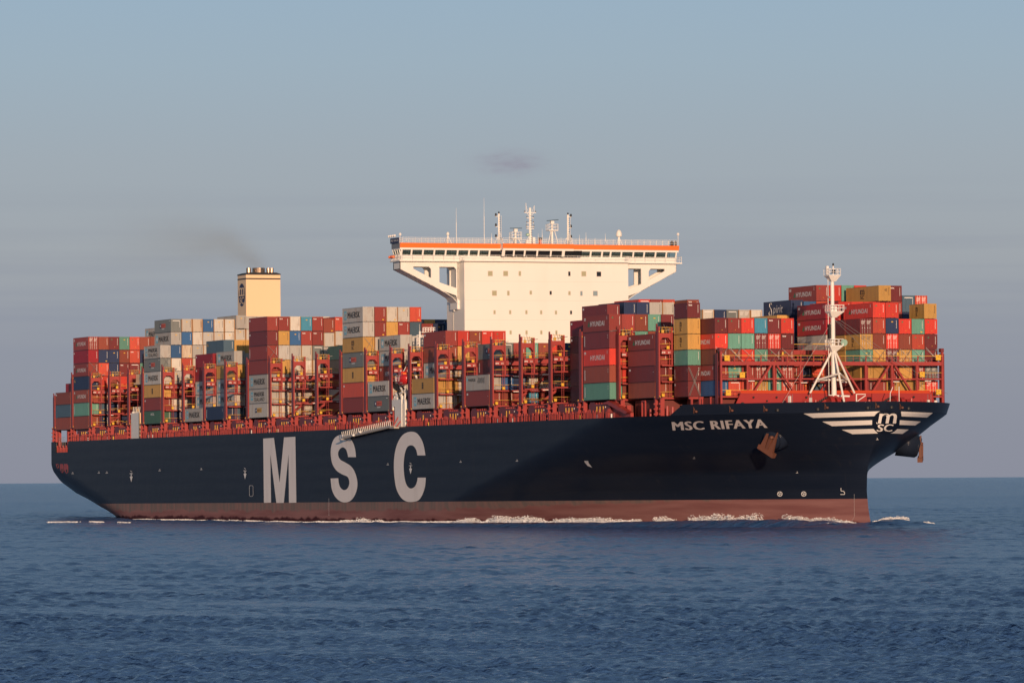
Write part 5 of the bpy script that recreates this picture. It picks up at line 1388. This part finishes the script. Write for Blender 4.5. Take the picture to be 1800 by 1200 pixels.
# accommodation ladder stowed along the side
gw = MB(); a = on_side(603.5, 768.5, YS - .9); b = on_side(688, 748.5, YS - .9)
gw.bar((a.x, YS - .35, a.z), (b.x, YS - .35, b.z), .12, ALU, .45); gw.bar((a.x, YS - 1.15, a.z), (b.x, YS - 1.15, b.z), .12, ALU, .45)
gw.bar((a.x, YS - .75, a.z - .05), (b.x, YS - .75, b.z - .05), .8, ALU, .08)
for k in range(27):
    f = k / 26; p = Vector((a.x, 0, a.z)).lerp(Vector((b.x, 0, b.z)), f)
    gw.bar((p.x, YS - 1.2, p.z + .1), (p.x - .35, YS - 1.2, p.z + 1.15), .1, WTXT); gw.bar((p.x, YS - .3, p.z + .1), (p.x - .35, YS - .3, p.z + 1.1), .07, GREY)
    gw.box(p.x - .1, p.x + .25, YS - 1.2, YS - .3, p.z - .32, p.z - .22, GREY)
gw.bar((a.x - .3, YS - 1.2, a.z + 1.15), (b.x - .3, YS - 1.2, b.z + 1.15), .06, ALU)
gw.box(a.x - 1.4, a.x, YS - 1.5, YS - .2, a.z - .5, a.z - .3, ALU)
for k in range(2): gw.lathe((a.x + 7 + 4 * k, YS - 1.3, a.z + .3 + .6 * k), [(.1, -.2), (.35, -.1), (.35, .2), (.1, .3)], WTXT, n=8)
gw.box(b.x - .5, b.x + 2, YS - 1.2, YS - .1, b.z - .5, b.z - .2, ALU); gw.bar((b.x, YS - .6, b.z), (b.x, YS + .5, DECK + 2), .2, RED); gw.bar((b.x + 1.4, YS - .6, b.z - .4), (b.x + 1.4, YS + .5, DECK + 1.2), .2, RED)
gw.build("accommodation_ladder", ship)

# ------------------------------------------------------------------ breakwater and foredeck gear
bk = MB()
XB = 308.9
ZBT = 22.15
yl0, yl1, yr0, yr1 = 8.7, 11.0, 47.8, 49.2
bk.add([(XB + 1.0, yl0, DECK), (XB + 1.0, yr1, DECK), (XB, yr0, ZBT), (XB, yl1, ZBT), (XB - .2 + 1.0, yl0, DECK), (XB - .2 + 1, yr1, DECK), (XB - .2, yr0, ZBT), (XB - .2, yl1, ZBT)],
       [(0, 1, 2, 3), (4, 7, 6, 5), (0, 3, 7, 4), (1, 5, 6, 2), (0, 4, 5, 1)], BREAK)
bk.add([(XB + .02, yl1, ZBT), (XB + .02, yr0, ZBT), (XB - .6, yr0 - .4, ZBT + .5), (XB - .6, yl1 + .3, ZBT + .5)], [(0, 1, 2, 3)], ORANGE if False else mat("breakwater_lip", (0.72, 0.085, 0.03), 0.4))
for k in range(14): y = 12.5 + 2.5 * k; bk.prism([(XB - .21, DECK), (XB - 2.2, DECK), (XB - .21, ZBT)], y, y + .12, RED, 'y')
bk.build("breakwater", ship)
m = MB()
for u, y, r in ((1324.5, 698, .16), (1365, 698, .16), (1348, 704.5, .16), (1417.5, 698, .18), (1606, 697.5, .18)):
    m.cut(); p = on_front(u, y, XB + .6); m.tube((p.x - .1, p.y, p.z), (p.x + .12, p.y, p.z), r, DARK, n=10)
m.cut(); p = on_front(1305, 710, XB + .9); m.tube((p.x - .2, p.y, p.z), (p.x + .12, p.y, p.z), .33, DARK, n=12); m.box(p.x - .2, p.x + .12, p.y - .33, p.y + .33, p.z - .8, p.z, DARK)
m.build("drain_hole", ship)
def windlass(y0):
    m = MB()
    for k, (yy, r) in enumerate(((0, 1.45), (1.3, 1.15), (2.5, .8))): m.lathe((316.5, y0 + yy, DECK + 1.7), [(r, -.35), (r, .35)], BREAK, n=18) if False else m.tube((316.5, y0 + yy - .35, DECK + 1.7), (316.5, y0 + yy + .35, DECK + 1.7), r, BREAK, n=18)
    m.tube((316.5, y0 - 2.4, DECK + 1.7), (316.5, y0 + 3.4, DECK + 1.7), .35, BREAK, n=10)
    m.prism([(y0 - 3.4, DECK), (y0 - 1.0, DECK + 2.2), (y0 + 1.6, DECK + 3.2), (y0 + 3.0, DECK + 2.2), (y0 + 3.2, DECK)], 315.2, 315.6, BREAK, 'x')
    for k in range(9): m.lathe((316.2, y0 - 3.6 + .38 * k, DECK + 1.2 + .2 * k), [(.12, -.16), (.26, -.1), (.26, .1), (.12, .16)], DARK, n=6)
    m.build("windlass", ship)
windlass(24.6); windlass(37.0)
m = MB()
for y, h in ((21.0, 1.7), (22.0, 2.3), (23.0, 1.9), (29.3, 1.6), (33.3, 2.0), (41.5, 2.2), (44.8, 1.9), (46.2, 1.8), (19.6, 1.2), (18.0, 2.6)):
    m.cut(); m.tube((314, y, DECK), (314, y, DECK + h + .5), .3, BREAK if int(y) % 2 else WTXT, n=8); m.box(313.6, 314.4, y - .6, y + .6, DECK, DECK + 1.1 + h * .3, BREAK)
for y in (17.6, 18.1, 21.3, 21.7, 44.2, 44.8): m.cut(); m.bar((315, y, DECK), (315, y, DECK + 3.4), .06, GREY)
m.cut(); m.prism([(32.4, DECK), (34.2, DECK + 2.2), (34.2, DECK + 3.6), (38.2, DECK + 3.6), (39, DECK + 2.4), (40, DECK)], 313, 313.3, BREAK, 'x')
m.bar((320, 34.4, DECK), (320, 34.5, 21.9), .1, WTXT); m.bar((320, 34.5, 21.9), (320, 35.0, 23.0), .1, WTXT); m.bar((320, 36.2, DECK), (320, 36.2, 23.1), .1, WTXT)
m.bar((315, 25.0, 21.6), (315, 29.0, 21.5), .28, WTXT); m.bar((317, 29.4, 19.5), (317, 29.4, 21.8), .16, WTXT); m.bar((317, 29.4, 21.8), (317, 31.2, 21.8), .12, WTXT); m.bar((317, 29.6, 20.6), (317, 31.2, 21.6), .12, WTXT)
m.build("foredeck_gear", ship)
# foremast
mast = empty("foremast", ship, (313.0, 27.75, DECK)); 
XMst = 313.0
def mz(y): return on_front(1463, y, XMst).z - DECK
def my(u, y=600): return on_front(u, y, XMst).y - 27.75
m = MB(); y0 = my(1466, 650); 
m.tube((0, y0, 0), (0, y0, mz(610)), .45, WHITE, n=14); m.tube((0, y0 - .1, mz(610)), (0, y0 - .1, mz(546)), .38, WHITE, n=14); m.tube((0, y0 - .15, mz(546)), (0, y0 - .15, mz(486)), .32, WHITE, n=14)
for z_, yy in ((mz(546), 0), (mz(486), 0)): pass
m.build("pole", mast, smooth=False)
m = MB(); ap = (0, y0, mz(611))
for q_, wd in (((-2.2, my(1424, 688) + 1.0, mz(690)), .34), ((-2.2, my(1502, 688) + 1.0, mz(690)), .34), ((5.5, y0 - .5, 1.2), .34)): m.tube(ap, q_, wd * .55, WHITE, n=10)
za = mz(666); m.tube((-1.3, (my(1438, 668) + .6), za - .1), (-1.3, (my(1488, 668) + .6), za - .1), .2, WHITE, n=8); m.tube((-1.3, (my(1438, 668) + .6), za - .1), (2.9, y0 - .25, za + .9), .18, WHITE, n=8); m.tube((-1.3, (my(1488, 668) + .6), za - .1), (2.9, y0 - .25, za + .9), .18, WHITE, n=8)
m.build("leg", mast)
m = MB(); m.bar((-.5, y0 - .75, 2), (-.5, y0 - .75, mz(490)), .08, WTXT); m.bar((-.2, y0 - .9, 2), (-.2, y0 - .9, mz(490)), .08, WTXT)
z = 2.2
while z < mz(492): m.bar((-.5, y0 - .75, z), (-.2, y0 - .9, z), .05, WTXT); z += .5
m.build("ladder", mast)
for yy, hw, off in ((483.5, 1.1, -.15), (547, 1.3, .25), (607, 1.25, .1)):
    m = MB(); z = mz(yy); yc = y0 + off
    m.box(-1.1, 1.1, yc - hw, yc + hw, z - .15, z, WHITE)
    m.add([(-1, yc - hw, z - .15), (1, yc - hw, z - .15), (1, yc + hw, z - .15), (-1, yc + hw, z - .15), (-.4, y0 - .45, z - 1.1), (.4, y0 - .45, z - 1.1), (.4, y0 + .35, z - 1.1), (-.4, y0 + .35, z - 1.1)],
          [(0, 1, 5, 4), (1, 2, 6, 5), (2, 3, 7, 6), (3, 0, 4, 7)], WHITE)
    o = m.build("platform", mast)
    m = MB(); rail(m, [(1.1, yc - hw), (1.1, yc + hw), (-1.1, yc + hw), (-1.1, yc - hw), (1.1, yc - hw)], z, 1.1, WTXT, 2, .8, .07); m.build("guard_rail", o)
m = MB(); z = mz(483); m.box(-.2, .3, y0 - 1.35, y0 - .95, z, z + 1.55, WTXT); m.tube((0, y0 + .05, z), (0, y0 + .05, z + 1.75), .12, WTXT, n=6); m.lathe((0, y0 + .05, z + 1.6), [(.16, 0), (.18, .3), (.1, .45)], DARK, n=8); m.box(-.2, .3, y0 - .1, y0 + .35, z + .3, z + .9, DARK)
z = mz(600); m.tube((.9, y0 + 1.55, z - .2), (1.15, y0 + 1.55, z - .25), .62, DISH, r2=.6, n=18); m.box(-.1, .3, y0 + .2, y0 + .6, mz(547), mz(547) + .8, WTXT)
m.bar((0, y0 - 1, mz(522)), (0, y0, mz(522)), .25, GREY); m.bar((0, y0 - 4.0, mz(604)), (0, y0 - .5, mz(604)), .08, YEL); m.box(-.4, .2, y0 - .95, y0 - .6, mz(598), mz(570), DARK)
m.build("lamps", mast)
m = MB()
for q_ in ((-2, y0 - 9, 2.0), (-3.5, y0 + 12, 7.5), (-3.5, y0 + 18, 6.5)): m.bar((0, y0, mz(560)), q_, .045, GREY)
m.bar((0, y0 + .3, mz(556)), (-2, y0 + 23, 3.5), .045, GREY); m.build("stay_wire", mast)
# whip aerial stays on the port bow
# ------------------------------------------------------------------ the sea
def wave_z(x, y, sp):
    z = np.zeros_like(x); R2 = np.random.default_rng(3); N = 40
    patch = 1.0 + sum(.16 * np.sin((x * math.cos(a) + y * math.sin(a)) * 2 * math.pi / L + p) for a, L, p in ((.3, 61, 1), (1.4, 43, 2), (-.7, 87, 4), (2.2, 29, 0), (.9, 140, 3), (-1.3, 19, 5)))
    for k in range(N):
        L = .6 * 1.075 ** k; a = R(-30) + R2.normal(0, .95); ph = R2.uniform(0, 6.28)
        amp = .0190 * L if L < 1.3 else .0190 * 1.3 * (L / 1.3) ** -.18
        fade = np.clip(L / (sp * 1.4) - .35, 0, 1)
        kx = 2 * math.pi / L
        z += amp * fade * patch * np.sin(kx * (x * math.cos(a) + y * math.sin(a)) + ph)
    return z
def hull_half(x): return hb(np.clip(x, XT, 322.2), 0.3)
def build_sea():
    f = math.cos(YAW), math.sin(YAW); rt = math.sin(YAW), -math.cos(YAW)
    # radial spacing follows distance; real metres on the ground
    rr = [190.0]
    while rr[-1] < 1450: rr.append(rr[-1] + min(max(.3, rr[-1] ** 2 / (CZ * FP) * .36), 1.5))
    while rr[-1] < 2300: rr.append(rr[-1] + 2.7)
    while rr[-1] < 9000: rr.append(rr[-1] * 1.0045)
    while rr[-1] < 60000: rr.append(rr[-1] * 1.03)
    rr = np.array(rr); na = 600
    ang = np.linspace(-.135, .135, na)
    A, RR = np.meshgrid(ang, rr)
    X = CX + RR * (f[0] + A * rt[0]); Y = CY + RR * (f[1] + A * rt[1])
    Z = wave_z(X, Y, np.repeat(np.gradient(rr)[:, None], na, 1))
    # bow wave: crest thrown off the stem and a trough along the starboard side
    dy = (YC - hull_half(X)) - Y           # metres outboard of the starboard side at the waterline
    inx = (X > -40) & (X < 345)
    s = 322.6 - X                           # metres aft of the stem
    side = np.clip(s / 6, 0, 1)
    cw = 4.5 + .030 * np.clip(s, 0, 400)
    off = 3.0 + .055 * np.clip(s, 0, 400)
    amp = .95 * np.exp(-np.clip(s, 0, 400) / 85) + .22 * np.sin(s / 17.0) * np.exp(-np.clip(s, 0, 400) / 240)
    crest = amp * np.exp(-((dy - off) / cw) ** 2)
    trough = -.85 * np.exp(-np.clip(s, 0, 400) / 120) * np.exp(-((dy - off - cw * 2.2) / (cw * 1.3)) ** 2)
    Z += np.where(inx & (s > 0), (crest + trough) * side, 0)
    # roll of water pushed ahead and to port of the stem
    Z += 1.15 * np.exp(-((X - 323.5) / 5.0) ** 2 - ((Y - (YC + 4.5)) / 5.5) ** 2)
    Z += .5 * np.exp(-((X - 325) / 7.0) ** 2 - ((Y - (YC - 6)) / 6.0) ** 2)
    # diverging bow wave running off the starboard bow
    qd = (Y - (22 - (318 - X) * .345)) * .945; on = (X < 312) & (X > -260)
    Z += np.where(on, (.42 * np.exp(-(qd / 2.6) ** 2) - .30 * np.exp(-((qd + 6) / 4.0) ** 2)) * np.exp(-np.clip(318 - X, 0, 800) / 420), 0)
    # wash trailing at the stern
    for d0, a0, w0 in ((6, .35, 3), (-4, .25, 2.5), (14, .22, 4)):
        q_ = (Y - (YC - HB - d0 * .6 - (-20 - X) * .12)); Z += np.where(X < -15, a0 * np.exp(-(q_ / w0) ** 2) * np.exp(-np.clip(-20 - X, 0, 400) / 160), 0)
    n, m_ = Z.shape
    V = np.stack([X.ravel(), Y.ravel(), Z.ravel()], 1)
    idx = np.arange(n * m_).reshape(n, m_)
    q1 = np.stack([idx[:-1, :-1], idx[:-1, 1:], idx[1:, 1:], idx[1:, :-1]], -1).reshape(-1, 4)
    k = len(V); Rb = 60000.0; nb = 48
    th = np.linspace(math.atan(.135), 2 * math.pi - math.atan(.135), nb); base = math.atan2(f[1], f[0])
    ex = []
    for t in th:
        a_ = base - t; ex += [[CX + 1.0 * math.cos(a_), CY + 1.0 * math.sin(a_), -.02], [CX + Rb * math.cos(a_), CY + Rb * math.sin(a_), -.02]]
    q2 = np.array([[k + 2 * i, k + 2 * i + 1, k + 2 * i + 3, k + 2 * i + 2] for i in range(nb - 1)])
    k2 = k + len(ex); ex.append([CX, CY, 0]); V = np.concatenate([V, np.array(ex)])
    tri = np.array([[k2, int(idx[0, i + 1]), int(idx[0, i])] for i in range(m_ - 1)])
    loops = np.concatenate([q1.ravel(), q2.ravel(), tri.ravel()]); tot = np.concatenate([np.full(len(q1) + len(q2), 4), np.full(len(tri), 3)])
    me = bpy.data.meshes.new("sea"); me.vertices.add(len(V)); me.vertices.foreach_set("co", V.ravel().astype(np.float32))
    me.loops.add(len(loops)); me.loops.foreach_set("vertex_index", loops.astype(np.int32))
    me.polygons.add(len(tot)); me.polygons.foreach_set("loop_start", (np.cumsum(tot) - tot).astype(np.int32)); me.polygons.foreach_set("loop_total", tot.astype(np.int32))
    me.polygons.foreach_set("use_smooth", np.ones(len(tot), bool)); me.update(calc_edges=True); me.validate()
    o = bpy.data.objects.new("sea", me); col.objects.link(o)
    return o
sea = build_sea(); tag(sea, "choppy dark blue sea reaching to the horizon", "sea", None, 'structure')
SM = bpy.data.materials.new("sea_water"); SM.use_nodes = True; sn = SM.node_tree.nodes; sl = SM.node_tree.links
sb = sn["Principled BSDF"]; sb.inputs['Base Color'].default_value = (0.046, 0.116, 0.275, 1); sb.inputs['Roughness'].default_value = 0.24; sb.inputs['IOR'].default_value = 1.333
stc = sn.new("ShaderNodeTexCoord")
def snoise(scale, rot, sc, det=3):
    mp = sn.new("ShaderNodeMapping"); mp.inputs['Scale'].default_value = sc; mp.inputs['Rotation'].default_value = (0, 0, R(rot)); sl.new(stc.outputs['Object'], mp.inputs[0])
    n = sn.new("ShaderNodeTexNoise"); n.inputs['Scale'].default_value = scale; n.inputs['Detail'].default_value = det; n.inputs['Roughness'].default_value = .6; sl.new(mp.outputs[0], n.inputs['Vector']); return n.outputs['Fac']
def smath(op, a, b):
    n = sn.new("ShaderNodeMath"); n.operation = op
    for i, v in enumerate((a, b)):
        if isinstance(v, (int, float)): n.inputs[i].default_value = v
        else: sl.new(v, n.inputs[i])
    return n.outputs[0]
hgt = smath('ADD', smath('MULTIPLY', snoise(.8, 35, (1, .7, 1), 4), .9), smath('MULTIPLY', snoise(2.6, 20, (1, .8, 1), 3), .45))
hgt = smath('ADD', hgt, smath('MULTIPLY', snoise(.25, 30, (1, .6, 1), 3), .8))
sbm = sn.new("ShaderNodeBump"); sbm.inputs['Strength'].default_value = 1.0; sbm.inputs['Distance'].default_value = .55
sl.new(hgt, sbm.inputs['Height']); sl.new(sbm.outputs[0], sb.inputs['Normal'])
sea.data.materials.append(SM)

# foam thrown up along the waterline
FM = bpy.data.materials.new("foam"); FM.use_nodes = True; fn_ = FM.node_tree.nodes; fl_ = FM.node_tree.links; fb = fn_["Principled BSDF"]
fb.inputs['Base Color'].default_value = (0.86, 0.85, 0.80, 1); fb.inputs['Roughness'].default_value = .9
ftc = fn_.new("ShaderNodeTexCoord"); fno = fn_.new("ShaderNodeTexNoise"); fno.inputs['Scale'].default_value = 1.6; fno.inputs['Detail'].default_value = 9; fno.inputs['Roughness'].default_value = .75; fmp = fn_.new('ShaderNodeMapping'); fmp.inputs['Scale'].default_value = (.45, .8, 2.2); fl_.new(ftc.outputs['Object'], fmp.inputs[0]); fl_.new(fmp.outputs[0], fno.inputs['Vector'])
fmr = fn_.new("ShaderNodeMapRange"); fmr.inputs[1].default_value = .40; fmr.inputs[2].default_value = .56; fl_.new(fno.outputs['Fac'], fmr.inputs[0])
fl_.new(fmr.outputs[0], fb.inputs['Alpha'])
FL = mat("foam_spray", (0.92, 0.93, 0.94), 0.9)
def flakes(V, F, R3, P, h, wd, nx, dens):
    """P(f) gives a point on the foot of the crest; small torn flakes, dense low down and sparse at the top"""
    n = int(nx * dens); ph = R3.uniform(0, 6, 6)
    for _ in range(n):
        f = R3.random(); x, y, z, env = P(f)
        L_ = f * nx
        H = (1.0 if dens > 50 else .6) * h * env * (.35 + .30 * math.sin(L_ * .35 + ph[0]) ** 2 + .25 * math.sin(L_ * .9 + ph[1]) ** 2 + .20 * math.sin(L_ * 2.1 + ph[2]) ** 2)
        if math.sin(L_ * .22 + ph[3]) + math.sin(L_ * .57 + ph[4]) < -.55: continue
        u = R3.random() ** 1.7; zz_ = z + H * u; yy = y + wd * (R3.random() - .5) * 2 * (1 - .5 * u)
        sx = R3.uniform(.10, .38) * (1.2 - .6 * u); sz = R3.uniform(.03, .11) * (1.3 - .5 * u); a = R3.uniform(-.6, .6); c_, s_ = math.cos(a), math.sin(a)
        k = len(V); t = R3.uniform(-.5, .5)
        V += [(x - sx * c_, yy - sx * s_, zz_ - sz), (x + sx * c_, yy + sx * s_, zz_ - sz * t), (x + .3 * sx * t, yy - .08, zz_ + sz * 1.6), (x - sx * .7 * c_, yy + .1, zz_ + sz)]
        F += [(k, k + 1, k + 2), (k, k + 2, k + 3)]
def make_foam(V, F, label):
    me = bpy.data.meshes.new("foam"); me.from_pydata(V, [], F); me.materials.append(FL); me.update()
    o = bpy.data.objects.new("foam", me); col.objects.link(o); tag(o, label, "foam", None, 'stuff')
def rise(x): return .70 if x > 255 else (.70 * (x - 120) / 135 + .1 if x > 120 else .12)
R3 = np.random.default_rng(17); V, F = [], []
for x0, x1, h, o0, o1, wd, dens in [(262, 320, 1.75, 3.4, 1.0, 1.4, 150), (240, 268, 1.0, 4.6, 3.8, 1.5, 85), (206, 246, 1.3, 4.8, 4.4, 1.7, 120), (186, 210, .5, 4.6, 4.6, 1.2, 34), (168, 188, .5, 4, 4, 1.0, 34),
      (146, 170, .95, 4.4, 4.4, 1.4, 60), (118, 146, .5, 4, 4.2, 1.2, 34), (98, 116, .4, 4, 4, .9, 24), (58, 94, .6, 3.8, 3.8, 1.1, 36), (24, 60, .5, 4, 3.6, 1.2, 34), (4, 34, .4, 3, 3.4, 1.0, 28), (60, 322, .15, 6.5, 4.0, 1.6, 22)]:
    def P(f, x0=x0, x1=x1, o0=o0, o1=o1):
        x = x0 + (x1 - x0) * f
        return x, YC - float(hull_half(np.array([x]))[0]) - (o0 + (o1 - o0) * f), rise(x) - .15, math.sin(math.pi * f) ** .45
    flakes(V, F, R3, P, h, wd, x1 - x0, dens)
make_foam(V, F, "white foam torn up along the ship's starboard waterline")
def path_foam(pts, h, wd, dens, label):
    V, F = [], []; n = len(pts) - 1; tot = sum(math.dist(a, b) for a, b in zip(pts, pts[1:]))
    def P(f):
        g = f * n; k = min(int(g), n - 1); t = g - k
        return tuple(pts[k][i] + (pts[k + 1][i] - pts[k][i]) * t for i in range(3)) + (math.sin(math.pi * min(.97, f + .03)) ** .5,)
    flakes(V, F, R3, P, h, wd, tot, dens); make_foam(V, F, label)
path_foam([(322.4, 29.4, .1), (322.6, 32, .7), (321.5, 35.5, 1.0), (319.5, 39.5, .7), (318, 43, .2)], 1.0, 1.1, 130, "spray crest curling off the port side of the stem")
path_foam([(126, -43.3, .25), (114, -47.3, .35), (100, -52.5, .3)], .3, .7, 26, "broken foam crest on the diverging bow wave far off the starboard quarter")

# ------------------------------------------------------------------ thin exhaust smoke
sm = MB(); sm.box(-150, 2, -10, 12, -1, 24, WHITE)
smo = sm.build("smoke"); smo.location = ship_loc(-6.4, 29.85, 57.3); smo.rotation_euler = ROT
VM = bpy.data.materials.new("smoke_volume"); VM.use_nodes = True; vn = VM.node_tree.nodes; vl = VM.node_tree.links; vn.clear()
vo = vn.new("ShaderNodeOutputMaterial"); vp = vn.new("ShaderNodeVolumePrincipled"); vp.inputs['Color'].default_value = (.56, .48, .32, 1); vp.inputs['Anisotropy'].default_value = 0
vtc = vn.new("ShaderNodeTexCoord"); vs_ = vn.new("ShaderNodeSeparateXYZ"); vl.new(vtc.outputs['Object'], vs_.inputs[0])
def vm(op, a, b=None, clamp=False):
    n = vn.new("ShaderNodeMath"); n.operation = op; n.use_clamp = clamp
    for i, v in enumerate((a, b)):
        if v is None: continue
        if isinstance(v, (int, float)): n.inputs[i].default_value = v
        else: vl.new(v, n.inputs[i])
    return n.outputs[0]
vx, vy, vz = vs_.outputs
d_ = vm('MAXIMUM', vm('MULTIPLY', vx, -1.0), 0.0)
vnn = vn.new("ShaderNodeTexNoise"); vnn.inputs['Scale'].default_value = .11; vnn.inputs['Detail'].default_value = 3; vl.new(vtc.outputs['Object'], vnn.inputs['Vector'])
zc = vm('ADD', vm('MULTIPLY', vm('SUBTRACT', 1.0, vm('EXPONENT', vm('MULTIPLY', d_, -.045))), 9.5), .6)
rad = vm('ADD', 1.3, vm('MULTIPLY', d_, .085))
nz = vm('MULTIPLY', vm('MULTIPLY', vm('SUBTRACT', vnn.outputs['Fac'], .5), 8.0), vm('MINIMUM', vm('MULTIPLY', d_, .06), 1.0))
dz_ = vm('DIVIDE', vm('SUBTRACT', vm('SUBTRACT', vz, zc), nz), rad); dy_ = vm('DIVIDE', vy, vm('MULTIPLY', rad, 1.6))
g2 = vm('ADD', vm('MULTIPLY', dz_, dz_), vm('MULTIPLY', dy_, dy_))
den = vm('MULTIPLY', vm('EXPONENT', vm('MULTIPLY', g2, -1.2)), vm('EXPONENT', vm('MULTIPLY', d_, -.008)))
den = vm('MULTIPLY', den, vm('MULTIPLY', vm('SUBTRACT', 1.0, vm('DIVIDE', d_, 150.0), True), vm('GREATER_THAN', vm('SUBTRACT', 1.0, vx), 0.0)))
den = vm('MULTIPLY', den, vm('POWER', vm('DIVIDE', 4.0, rad), 1.0))
vl.new(vm('MULTIPLY', den, .0135), vp.inputs['Density']); vl.new(vp.outputs[0], vo.inputs['Volume'])
smo.data.materials.clear(); smo.data.materials.append(VM)
tag(smo, "thin brown exhaust haze drifting aft from the funnel top", "smoke", None, 'stuff')
